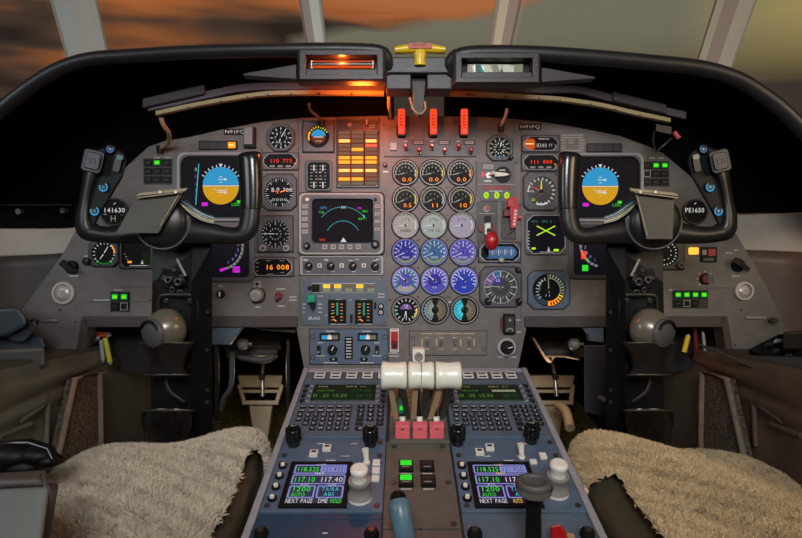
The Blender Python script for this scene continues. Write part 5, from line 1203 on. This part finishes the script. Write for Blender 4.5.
ax = (UP*.995 - FW*.08).normalized(); u = RT; v = ax.cross(u)
for r, h in ((8, -10), (13, -12), (16, -9), (17.5, 1), (16.5, 4), (12.5, 4.5), (11.5, 2), (11.5, -8)):
    rows.append([c + ax*(h*k) + u*(r*k*math.cos(2*PI*j/36)) + v*(r*k*math.sin(2*PI*j/36)) for j in range(37)])
m.grid(rows, 'cap_grey'); m.build('ring', T, True)
m = MB(); m.grid([[c + ax*(h*k) + u*(r*k*math.cos(2*PI*j/36)) + v*(r*k*math.sin(2*PI*j/36)) for j in range(37)] for r, h in ((16.6, -9), (18.0, -6), (18.4, -2))], 'steel'); m.build('ring_edge', T, True)
T = at('red_lever', 'bright red lever tip at the bottom right of the pedestal', 'lever', P(557, 535, .47))
m = MB(); A = [(550, 526), (560, 524), (566, 531), (571, 560), (553, 560)]; m.hexa([P(x, y, .46) for x, y in A], [P(x, y, .445) for x, y in A], 'red'); m.build('tip', T, True, bevel=.002)
m = MB(); m.tube([tuple(P(565, 536, .455)), tuple(P(573, 536, .45))], [.005, .003], 'tan', 8); m.build('pin', T, True)
# ================================================================== under the panel: floor, walls, pedals
def plane(name, pts, mt, kind='structure', th=.02, n=(0, 0, -1)):
    m = MB(); A = [Vector(p) for p in pts]; m.hexa(A, [p + Vector(n)*th for p in A], mt); o = m.build(name); tag(o, kind=kind); return o
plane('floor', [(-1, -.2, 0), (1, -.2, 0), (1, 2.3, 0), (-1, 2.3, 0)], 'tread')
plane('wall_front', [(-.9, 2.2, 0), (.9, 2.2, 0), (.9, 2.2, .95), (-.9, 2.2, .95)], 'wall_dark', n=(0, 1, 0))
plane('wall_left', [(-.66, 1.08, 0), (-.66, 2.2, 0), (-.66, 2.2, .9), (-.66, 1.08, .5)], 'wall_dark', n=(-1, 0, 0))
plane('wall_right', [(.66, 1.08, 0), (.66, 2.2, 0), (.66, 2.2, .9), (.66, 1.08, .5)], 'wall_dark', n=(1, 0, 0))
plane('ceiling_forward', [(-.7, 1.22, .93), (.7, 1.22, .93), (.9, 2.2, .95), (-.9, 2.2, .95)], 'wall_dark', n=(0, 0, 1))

def pedal(px, py, label):
    w = -.42; k = (D0-w)/540; T = thing('rudder_pedal', label, 'pedal', basis(RT, UP, -FW, P(px, py, w)), 'beige rudder pedals')
    m = MB(k); m.prism([(-23, 12), (-20, 0), (20, 0), (22, 12)][::-1], -3, 3, 'pedal'); m.build('tread_plate', T, bevel=.003)
    m = MB(k)
    for a, b in (((-22, 2), (-15, -14)), ((21, 2), (17, -14))): m.tube([(a[0], a[1], 0), (b[0], b[1], 6)], 2.4, 'pedal', 8)
    m.box(-17, -16, 4, 19, -12, 8, 'pedal'); m.box(-20, -5, 0, 20, -2, 5, 'pedal'); m.build('frame', T, bevel=.002)
    m = MB(k); m.tube([(1, 28, -6), (2, 14, 2), (3, -8, 6)], 2.2, 'steel', 8); m.lathe([(3.4, 2), (3.4, 6)], 'steel_dark', 2, 11, n=10); m.build('link_arm', T)
    m = MB(k); m.prism([(-12, -16), (12, -16), (7, -50), (-7, -50)][::-1], -8, 2, 'pedal'); m.build('pedestal_post', T, bevel=.003)
    return T
pedal(261, 387, 'beige metal rudder pedal in the dark footwell left of the pedestal'); pedal(552, 387, 'beige metal rudder pedal in the dark footwell right of the pedestal')
for x, lb, s in ((243, 'small grey ball on a rod under the panel, left footwell', -1), (574, 'small grey ball on a rod under the panel, right footwell', 1)):
    T = at('ball_knob', lb, 'knob', P(x, 344, -.1)); k = 1.18/540
    m = MB(k); c = P(x, 344, -.1); rows = []
    m = MB(); rows = [[c + RT*(6*k*math.sin(t)*math.cos(p)) + FW*(6*k*math.sin(t)*math.sin(p)) + UP*(6*k*math.cos(t)) for p in [2*PI*j/20 for j in range(21)]] for t in [PI*i/12 for i in range(13)]]
    m.grid(rows, 'grey_knob'); m.build('ball', T, True)
    m = MB(); m.tube([tuple(c), tuple(c + RT*(-s*-.05) + FW*.12)], .006, 'steel_dark', 8); m.tube([tuple(c), tuple(c+RT*.02)], .004, 'steel', 8); m.build('rod', T, True)
# plumbing and brackets under the panel
def pipe(pts, r, mt, label, nm='pipe', cat='pipe'):
    T = at(nm, label, cat, P(*pts[0])); m = MB(); m.tube([tuple(P(*p)) for p in smooth(pts, 16)], r, mt, 8); m.build('run', T, True); return T
pipe([(216, 335, -.02), (217, 380, -.04), (216, 420, -.06)], .005, 'steel_dark', 'thin grey pipe beside the left control column')
pipe([(232, 352, -.1), (231, 385, -.1), (224, 398, -.1), (221, 410, -.1)], .006, 'bezel', 'bent grey pipe in the left footwell')
pipe([(288, 340, -.02), (288, 380, -.04), (288, 415, -.08)], .004, 'steel_dark', 'thin dark pipe beside the left of the pedestal')
pipe([(532, 336, -.1), (548, 360, -.2), (556, 354, -.2), (580, 358, -.15)], .006, 'steel_dark', 'bent dark rod in the right footwell')
pipe([(558, 405, -.3), (566, 412, -.25), (570, 428, -.2)], .012, 'pedal', 'thick tan hose by the right pedal')
pipe([(240, 357, -.15), (262, 360, -.15), (275, 356, -.15)], .008, 'side_panel', 'dark olive crossbar above the left pedal')
patch('duct_bracket', [(211, 327, .0), (243, 327, .0), (238, 333, .0), (229, 345, .0), (211, 345, .0)], 'bezel_blue', .02, None, 'blue-grey curved bracket under the panel by the left column', 'bracket')
patch('duct_bracket', [(583, 326, .0), (604, 326, .0), (604, 343, .0), (590, 341, .0), (589, 334, .0)], 'bezel_blue', .02, None, 'grey bracket under the panel by the right column', 'bracket')
patch('hinge_plate', [(242, 325, -.02), (296, 325, -.02), (296, 333, -.02), (262, 330, -.02)], 'side_panel', .01, None, 'narrow tan strip under the panel lip left of the pedestal', 'strip')
T = at('equipment_box', 'dark blue-black box in the right footwell beside the column', 'box', P(596, 380, -.05))
m = MB(); A = [(584, 345), (606, 345), (606, 418), (584, 412)]; m.hexa([P(x, y, .0) for x, y in A], [P(x, y, -.1) for x, y in A], 'bezel_dark'); m.tube([tuple(P(600, 398, .0)), tuple(P(610, 402, .03))], .006, 'steel', 8); m.build('case', T, True, bevel=.003)
for px in (252, 566):
    m = MB(); A = [(px-30, 331), (px+30, 331), (px+30, 349), (px-30, 349)]
    T = at('actuator', 'dark actuator housing behind the panel lip, ' + ('left' if px < 400 else 'right') + ' footwell', 'actuator', P(px, 340, -.25))
    m.hexa([P(x, y, -.2) for x, y in A], [P(x, y, -.35) for x, y in A], 'floor_dark'); m.build('housing', T, True, bevel=.006)
    m = MB(); m.tube([tuple(P(px-24, 352, -.18)), tuple(P(px+26, 352, -.18))], .012, 'side_panel', 12); m.build('torque_tube', T, True)

# ================================================================== side consoles (left and right)
XW = .63
def side(s):
    nm = 'left' if s < 0 else 'right'; X = s*XW; f = (lambda px: px) if s < 0 else (lambda px: 802-px)
    lm = 'leather' if s < 0 else 'leather_brown'
    T = at('side_console', f'{nm} side console with pleated leather flank and dark top', 'console', Vector((X, .9, .4)))
    def w(px, py, d=0): return WX(f(px), py, X - s*d)
    # flank (vertical wall facing the seat)
    top = [(-80, 386), (0, 369), (50, 359), (100, 349)]
    A = [WX(f(px), py, X) for px, py in top]; B = [Vector((p.x, p.y, .02)) for p in A]
    m = MB(); rows = []
    SA = [Vector(q) for q in smooth([tuple(p) for p in A], 40)]
    for i in range(48):
        t = (i/47)**2; row = []
        for j, p in enumerate(SA):
            z = p.z*(1-t)+.02*t; dz = p.z - z; h1 = .066 + (p.y-.8)*-.11; h2 = h1 + .030
            fold = .014*abs(math.sin(PI*min(dz, h1)/h1))**.4 if dz < h1 else .009*abs(math.sin(PI*min(dz-h1, .03)/.03))**.45 if dz < h2 else .003*math.sin(p.y*40+dz*20)
            row.append(Vector((X - s*(.002 + fold), p.y, z)))
        rows.append(row)
    m.grid(rows, lm); m.build('leather_flank', T, True)
    m = MB(); m.grid([SA, [p + Vector((s*.30, 0, .0)) for p in SA]], 'side_panel'); m.build('top_board', T, True, solid=.012)
    for (a_, b_) in (((48, 402), (46, 446)), ((20, 421), (48, 402)), ((0, 436), (30, 424))):
        m = MB(); p0, p1 = WX(f(a_[0]), a_[1], X - s*.006), WX(f(b_[0]), b_[1], X - s*.006); m.tube([tuple(p0), tuple(p1)], .005, lm, 8); m.build('seam_welt', T, True)
    # front smooth board and carpet pocket
    m = MB(); q = [WX(f(px), py, X - s*.010) for px, py in ((99, 366), (146, 343), (160, 343), (160, 450), (99, 450))]; m.hexa(q, [p + Vector((s*.008, 0, 0)) for p in q], 'side_panel'); m.build('kick_board', T, True)
    C_ = [(75, 379), (100, 371), (101, 452), (55, 470)]
    T2 = at('carpet_panel', f'coarse brown carpeted pocket panel with a pale edge on the {nm} console flank', 'carpet panel', WX(f(80), 420, X - s*.02))
    m = MB(); q = [WX(f(px), py, X - s*.03) for px, py in C_]; m.hexa(q, [p + Vector((s*.015, 0, 0)) for p in q], 'carpet'); m.build('carpet', T2, True)
    m = MB(); P_ = [tuple(WX(f(px), py, X - s*.033)) for px, py in ((55, 470), (75, 379), (100, 371), (101, 452))]; m.tube(P_, .0055, 'carpet_trim', 8); m.build('edge_trim', T2, True)
    # pocket contents behind the cut-out under the panel
    return T
side(-1); side(1)
# pens and wires in the pockets
def stick(a, b, r, mt, label, nm='pen'):
    T = at(nm, label, nm, P(*a)); m = MB(); m.tube([tuple(P(*a)), tuple(P(*b))], r, mt, 10); m.tube([tuple(P(*b)), tuple(P(*b).lerp(P(*a), -.12))], [r, r*.3], 'dim', 10); m.build('barrel', T, True); return T
stick((84, 334, -.05), (108, 335, -.05), .006, 'orange_pipe', 'orange marker lying in the left panel pocket', 'marker')
stick((105, 338, -.03), (110, 362, -.03), .005, 'lime', 'yellow-green highlighter standing in the left panel pocket', 'highlighter')
stick((101, 340, -.03), (103, 360, -.03), .004, 'dim', 'grey pen standing in the left panel pocket')
stick((86, 348, -.04), (98, 338, -.04), .004, 'blue_lever', 'blue pen leaning in the left panel pocket')
stick((684, 352, -.03), (688, 336, -.03), .005, 'yellow', 'yellow pencil standing in the right panel pocket', 'pencil')
stick((697, 355, -.03), (695, 330, -.03), .004, 'red_dark', 'dark red pen standing in the right panel pocket')
stick((706, 358, -.03), (703, 334, -.03), .003, 'dim', 'grey wire standing in the right panel pocket', 'wire')
for s, x0, x1 in ((-1, 84, 150), (1, 652, 720)):
    T = at('pocket_box', 'dark recessed pocket behind the ' + ('left' if s < 0 else 'right') + ' lower cut-out', 'pocket', P((x0+x1)/2, 345, -.1))
    m = MB(); A = [(x0, 325), (x1, 325), (x1, 372), (x0, 372)]; m.hexa([P(x, y, -.1) for x, y in A], [P(x, y, -.12) for x, y in A], 'floor_dark'); m.build('back_wall', T, True)

# left console equipment
T = at('lidded_box', 'blue-grey lidded box with folded lip on the left console', 'box', P(15, 335, .05))
m = MB(); A = [(-60, 312), (18, 307), (26, 318), (27, 326), (6, 336), (-60, 345)]; m.hexa([P(x, y, .16) for x, y in A], [P(x, y, .02) for x, y in A], 'console_blue'); m.build('lid', T, True, bevel=.006)
m = MB(); A = [(6, 338), (34, 321), (38, 326), (24, 342), (14, 342)]; m.hexa([P(x, y, .14) for x, y in A], [P(x, y, .08) for x, y in A], 'console_blue'); m.build('folded_lip', T, True, bevel=.003)
m = MB(); A = [(-60, 340), (42, 336), (46, 348), (20, 357), (-60, 372)]; m.hexa([P(x, y, .12) for x, y in A], [P(x, y, .0) for x, y in A], 'console_blue'); m.build('tray', T, True, bevel=.004)
m = MB(); A = [(-60, 352), (45, 346), (46, 368), (0, 386), (-60, 398)]; m.hexa([P(x, y, .16) for x, y in A], [P(x, y, .02) for x, y in A], 'leather_dark'); m.build('leather_base', T, True, bevel=.008)
# right console keypad and knob
T = at('console_keypad', 'dark keypad unit with small lit keys on the right console', 'keypad', P(780, 350, .1))
m = MB(); A = [(748, 349), (778, 334), (860, 332), (860, 372), (800, 366), (770, 360)]
m.hexa([P(x, y, .12) for x, y in A], [P(x, y+5, .1) for x, y in A], 'black'); m.build('plate', T, True, bevel=.002)
for i, (x, y) in enumerate(((768, 346), (778, 342), (788, 338), (776, 352), (787, 349), (797, 346), (788, 357), (799, 354))):
    m = MB(); c = P(x, y, .128); m.off = tuple(c); m.hexa([RT*a + UP*b*.6 - FW*b*.6 for a, b in ((-.006, -.005), (.006, -.003), (.007, .004), (-.005, .003))], [RT*a + UP*(b*.6+.004) - FW*b*.6 for a, b in ((-.006, -.005), (.006, -.003), (.007, .004), (-.005, .003))], 'bezel_dark' if i != 1 else 'dim'); m.build('key', T, True)
m = MB(); A = [(783, 332), (850, 328), (850, 352), (783, 350)]; m.hexa([P(x, y, .16) for x, y in A], [P(x, y, .1) for x, y in A], 'black'); m.build('hood', T, True, bevel=.004)
m = MB(); c = P(777, 345, .12); m.tube([tuple(P(700, 345, .02)), tuple(P(730, 357, .1)), tuple(P(802, 388, .2))], .003, 'side_panel', 6); m.build('edge_cord', T, True)

# ================================================================== seats
def seat(s, cx, label, inner, z0, a):
    T = at('pilot_seat', label, 'seat', Vector((cx, .6, z0)), 'pilot seats')
    b, c = .29, .065
    def shape(p, grow=0):
        k = 4.5; r = (abs(p[0])**k + abs(p[1])**k + abs(p[2])**k)**(1/k)
        q = [v/r for v in p]
        x, y, z = q[0]*(a+grow), q[1]*(b+grow), q[2]*(c+grow)
        z += .012*math.sin(x*9+1.3) * math.cos(y*7) + .008*math.sin(x*23+y*17)
        z += .034*(-s*x/.2 if -s*x > 0 else .9*-s*x/.2) * (1 if y > .1 else .8)          # inner side rides higher
        z -= .02*max(0, (y-.18)/.13)
        return Vector((x, y, z))
    def cube(n, keep, grow):
        vs = []; fs = []
        for ax in range(3):
            for sg in (-1, 1):
                o = len(vs)
                for i in range(n+1):
                    for j in range(n+1):
                        p = [0, 0, 0]; p[ax] = sg; p[(ax+1) % 3] = (2*i/n-1)*sg; p[(ax+2) % 3] = 2*j/n-1
                        vs.append(shape(p, grow))
                for i in range(n):
                    for j in range(n):
                        f = (o+i*(n+1)+j, o+(i+1)*(n+1)+j, o+(i+1)*(n+1)+j+1, o+i*(n+1)+j+1)
                        cz = sum((vs[q] for q in f), Vector())/4
                        if keep(cz): fs.append(f)
        return vs, fs
    # leather cushion
    m = MB(); vs, fs = cube(28, lambda q: True, -.004); vs = [v - Vector((0, 0, .012)) for v in vs]; m.add(vs, fs, 'leather_seat', True); m.build('cushion', T)
    m = MB(); m.prism(rrect(2*a-.05, .50, .05, 0, .0), -.2, -.05, 'leather_seat'); m.build('seat_base', T, bevel=.01)
    m = MB(); m.prism(rrect(2*a-.12, .40, .05), -z0+.001, -.2, 'floor_dark'); m.build('seat_mount', T)
    m = MB()
    for dz in (-.03, -.075, -.12): m.tube([(-s*-.0 + (-s)*(a-.012), y, dz + .0) for y in (-.25, -.1, .05, .2)], .004, 'leather_edge', 6)
    m.build('side_piping', T)
    # sheepskin with its pile
    drop = lambda q: q.z > (-.05 if q.y > .12 else -.03) and (-s*q.x < inner or q.y > (.12 if s > 0 else .17))
    vs, fs = cube(70, drop, .004); m = MB(); m.add(vs, fs, 'fur_base', True); sk = m.build('sheepskin', T); tag(sk, 'cream sheepskin cover')
    V = np.array([tuple(v) for v in vs]); F = np.array(fs)
    A_, B_, C2, D_ = (V[F[:, i]] for i in range(4)); nr = np.cross(C2-A_, D_-B_); ar = np.linalg.norm(nr, axis=1)/2; nr /= (2*ar[:, None]+1e-12)
    cen = (A_+C2)/2; out = np.sum(nr*(cen-np.array([0, 0, -.04])), axis=1); nr[out < 0] *= -1
    N_ = 200000; pick = rng.choice(len(F), N_, p=ar/ar.sum()); u, v = rng.random(N_)[:, None], rng.random(N_)[:, None]
    R_ = A_[pick]*(1-u)*(1-v) + B_[pick]*u*(1-v) + C2[pick]*u*v + D_[pick]*(1-u)*v
    n_ = nr[pick]
    cl = np.stack([np.sin(R_[:, 0]*70+np.sin(R_[:, 1]*45)*2), np.sin(R_[:, 1]*62+np.cos(R_[:, 0]*52)*2), 0*R_[:, 0]], 1)*.12 + np.stack([np.sin(R_[:, 0]*190+3*np.sin(R_[:, 1]*130)), np.sin(R_[:, 1]*170+R_[:, 0]*90), 0*R_[:, 0]], 1)*.35
    d = n_ + cl + rng.normal(0, .33, (N_, 3)) + np.array([0, .1, -.25]); d /= np.linalg.norm(d, axis=1)[:, None]
    L = (.007 + .005*rng.random(N_))[:, None]; sd = np.cross(d, rng.normal(0, 1, (N_, 3))); sd /= np.linalg.norm(sd, axis=1)[:, None]; sd *= .0007
    mid = R_ + d*L*.55 + n_*.001; tip = R_ + d*L + cl*.004
    VV = np.stack([R_-sd, R_+sd, mid+sd*.9, mid-sd*.9, tip], 1).reshape(-1, 3)
    idx = (np.arange(N_)*5)[:, None]; quads = idx + np.array([[0, 1, 2, 3]]); tris = idx + np.array([[3, 2, 4]])
    me = bpy.data.meshes.new('fur'); me.vertices.add(len(VV)); me.vertices.foreach_set('co', VV.ravel()); loops = np.concatenate([quads, tris], 1).ravel()
    me.loops.add(len(loops)); me.loops.foreach_set('vertex_index', loops.astype(np.int32)); me.polygons.add(2*N_)
    st = (np.arange(N_)*7)[:, None] + np.array([[0, 4]]); me.polygons.foreach_set('loop_start', st.ravel().astype(np.int32)); me.polygons.foreach_set('loop_total', np.tile([4, 3], N_).astype(np.int32))
    me.materials.append(MATS['fur' if s < 0 else 'fur_warm_lit']); me.update(calc_edges=True); me.validate()
    o = bpy.data.objects.new('fur', me); C.objects.link(o); o.parent = sk; WM[o.name] = WM[T.name]; tag(o, 'cream woollen pile', kind='stuff')
    return T
seat(-1, -.403, 'left pilot seat under a cream sheepskin cover', .168, .362, .185)
seat(1, .456, 'right pilot seat under a cream sheepskin cover, olive leather side showing', .135, .355, .175)
# left armrest and headset
T = at('armrest', 'grey padded armrest at the bottom left corner', 'armrest', P(10, 520, .45))
m = MB(); A = [(-120, 488), (44, 479), (50, 486), (38, 570), (30, 620), (-120, 620)]; m.hexa([P(x, y, .56 - (y-480)*-.0006) for x, y in A], [P(x, y, .47) for x, y in A], 'armrest_grey'); m.build('pad', T, True, bevel=.012, seg=4)
m = MB(); m.tube([tuple(P(*p)) for p in ((-120, 487, .565), (42, 478, .565), (50, 487, .56), (42, 540, .55), (34, 600, .54))], .007, 'leather_dark', 8); m.build('rim', T, True)
T = at('headset', 'glossy black headset lying on the console at the left edge', 'headset', P(20, 458, .35))
for x, y, r in ((-8, 462, .030), (14, 455, .024), (38, 455, .018), (48, 460, .014), (24, 466, .02)):
    m = MB(); c = P(x, y, .36); rows = [[c + RT*(r*1.2*math.sin(t)*math.cos(p)) - FW*(r*math.sin(t)*math.sin(p)) + UP*(r*.75*math.cos(t)) for p in [2*PI*j/20 for j in range(21)]] for t in [PI*i/10 for i in range(11)]]
    m.grid(rows, 'black'); m.build('ear_cup', T, True)
m = MB(); m.tube([tuple(P(*p)) for p in ((-10, 446, .35), (12, 444, .36), (30, 443, .36), (50, 449, .36), (55, 460, .37))], .006, 'black_gloss', 8); m.build('band', T, True)
# ================================================================== sky, light, camera
w = bpy.data.worlds.new('World'); bpy.context.scene.world = w; w.use_nodes = True; nt = w.node_tree; N = nt.nodes; L = nt.links
bg = N['Background']; tc = N.new('ShaderNodeTexCoord'); sep = N.new('ShaderNodeSeparateXYZ'); L.new(tc.outputs['Generated'], sep.inputs[0])
mp_ = N.new('ShaderNodeMapping'); mp_.inputs['Scale'].default_value = (2.2, 2.2, 15); mp_.inputs['Location'].default_value = (1.7, .3, 1.1); L.new(tc.outputs['Generated'], mp_.inputs[0])
no = N.new('ShaderNodeTexNoise'); no.inputs['Scale'].default_value = 1.4; no.inputs['Detail'].default_value = 2.5; no.inputs['Distortion'].default_value = .3; L.new(mp_.outputs[0], no.inputs['Vector'])
def mr(src, a, b, c, d):
    n = N.new('ShaderNodeMapRange'); n.inputs['From Min'].default_value = a; n.inputs['From Max'].default_value = b; n.inputs['To Min'].default_value = c; n.inputs['To Max'].default_value = d; L.new(src, n.inputs['Value']); return n.outputs[0]
def ramp(src, els):
    r = N.new('ShaderNodeValToRGB'); e = r.color_ramp.elements
    while len(e) < len(els): e.new(.5)
    for i, (p, h) in enumerate(els): e[i].position = p; e[i].color = lin(h)
    L.new(src, r.inputs['Fac']); return r.outputs[0]
def mix(f, a, b):
    n = N.new('ShaderNodeMixRGB'); 
    L.new(f, n.inputs[0]) if hasattr(f, 'links') else setattr(n.inputs[0], 'default_value', f); L.new(a, n.inputs[1]); L.new(b, n.inputs[2]); return n.outputs[0]
el = sep.outputs['Z']; az = sep.outputs['X']
add = N.new('ShaderNodeMath'); add.operation = 'ADD'; L.new(no.outputs['Fac'], add.inputs[0]); L.new(mr(el, .17, .25, -.20, .09), add.inputs[1])
cloud = ramp(add.outputs[0], [(.22, '2e2420'), (.33, '4a382e'), (.42, '84502f'), (.52, 'a65f34'), (.68, 'b06c40')])
gr = ramp(mr(el, .10, .26, 0, 1), [(0, '3a322c'), (.3, '5c4e3a'), (.6, '6a6655'), (1, '76725f')])
yel = ramp(mr(az, .42, .58, 0, 1), [(0, '76725f'), (1, 'ab9758')])
gr2 = mix(mr(el, .10, .20, 0, .9), gr, yel)
add2 = N.new('ShaderNodeMath'); add2.operation = 'ADD'; L.new(az, add2.inputs[0]); L.new(mr(no.outputs['Fac'], .3, .7, .09, -.12), add2.inputs[1])
add3 = N.new('ShaderNodeMath'); add3.operation = 'ADD'; L.new(add2.outputs[0], add3.inputs[0]); L.new(mr(el, .17, .25, .22, -.14), add3.inputs[1])
behind = N.new('ShaderNodeRGB'); behind.outputs[0].default_value = (.02, .02, .022, 1)
L.new(mix(mr(sep.outputs['Y'], .3, .6, 0, 1), behind.outputs[0], mix(mr(add3.outputs[0], .0, .10, 0, 1), cloud, gr2)), bg.inputs['Color']); bg.inputs['Strength'].default_value = 1.0

def area(name, loc, target, size, power, col, sy=None):
    l = bpy.data.lights.new(name, 'AREA'); l.energy = power; l.color = col; l.size = size
    if sy: l.shape = 'RECTANGLE'; l.size_y = sy
    o = bpy.data.objects.new(name, l); C.objects.link(o); o.location = loc
    o.rotation_euler = (Vector(target) - Vector(loc)).to_track_quat('-Z', 'Y').to_euler(); return o
area('overhead_fill', (0, -.45, 1.55), (.03, 1.05, .62), .5, 3.7, (.98, .98, 1), .4)  # unseen area light added overhead to brighten the panel and posts
bpy.data.lights['overhead_fill'].spread = math.radians(75)
area('left_side_window', (-1.2, .1, 1.25), (.1, .9, .6), .6, 3.6, (.88, .96, 1), .4)
area('right_side_window', (1.2, .1, 1.25), (-.1, .9, .6), .6, 5.2, (1, .76, .48), .4)
def point(name, loc, power, col, r=.01):
    l = bpy.data.lights.new(name, 'POINT'); l.energy = power; l.color = col; l.shadow_soft_size = r
    o = bpy.data.objects.new(name, l); C.objects.link(o); o.location = loc; return o
point('hood_amber_lamp', P(362, 98, .15), 1.5, (1, .13, .015), .02)
point('hood_box_lamp', P(342, 62, .207), .4, (1, .16, .02), .008)
point('footwell_fill_left', P(262, 372, -.2), .28, (1, .8, .55), .03)  # added fill, brightens the left pedal and floor
point('footwell_fill_right', P(556, 372, -.2), .22, (1, .6, .35), .03)  # added warm fill for the right pedal, floor and reddish glow
cam = bpy.data.cameras.new('camera'); co = bpy.data.objects.new('camera', cam); C.objects.link(co)
cam.sensor_width = 36; cam.sensor_fit = 'HORIZONTAL'; cam.lens = 36*FPX/802; cam.clip_start = .01
co.location = CAM; co.rotation_euler = (PI/2 - TH, 0, 0)
sc = bpy.context.scene; sc.camera = co
sc.view_settings.view_transform = 'Standard'; sc.view_settings.look = 'None'; sc.view_settings.gamma = 1; sc.view_settings.exposure = 0; sc.view_settings.use_curve_mapping = False
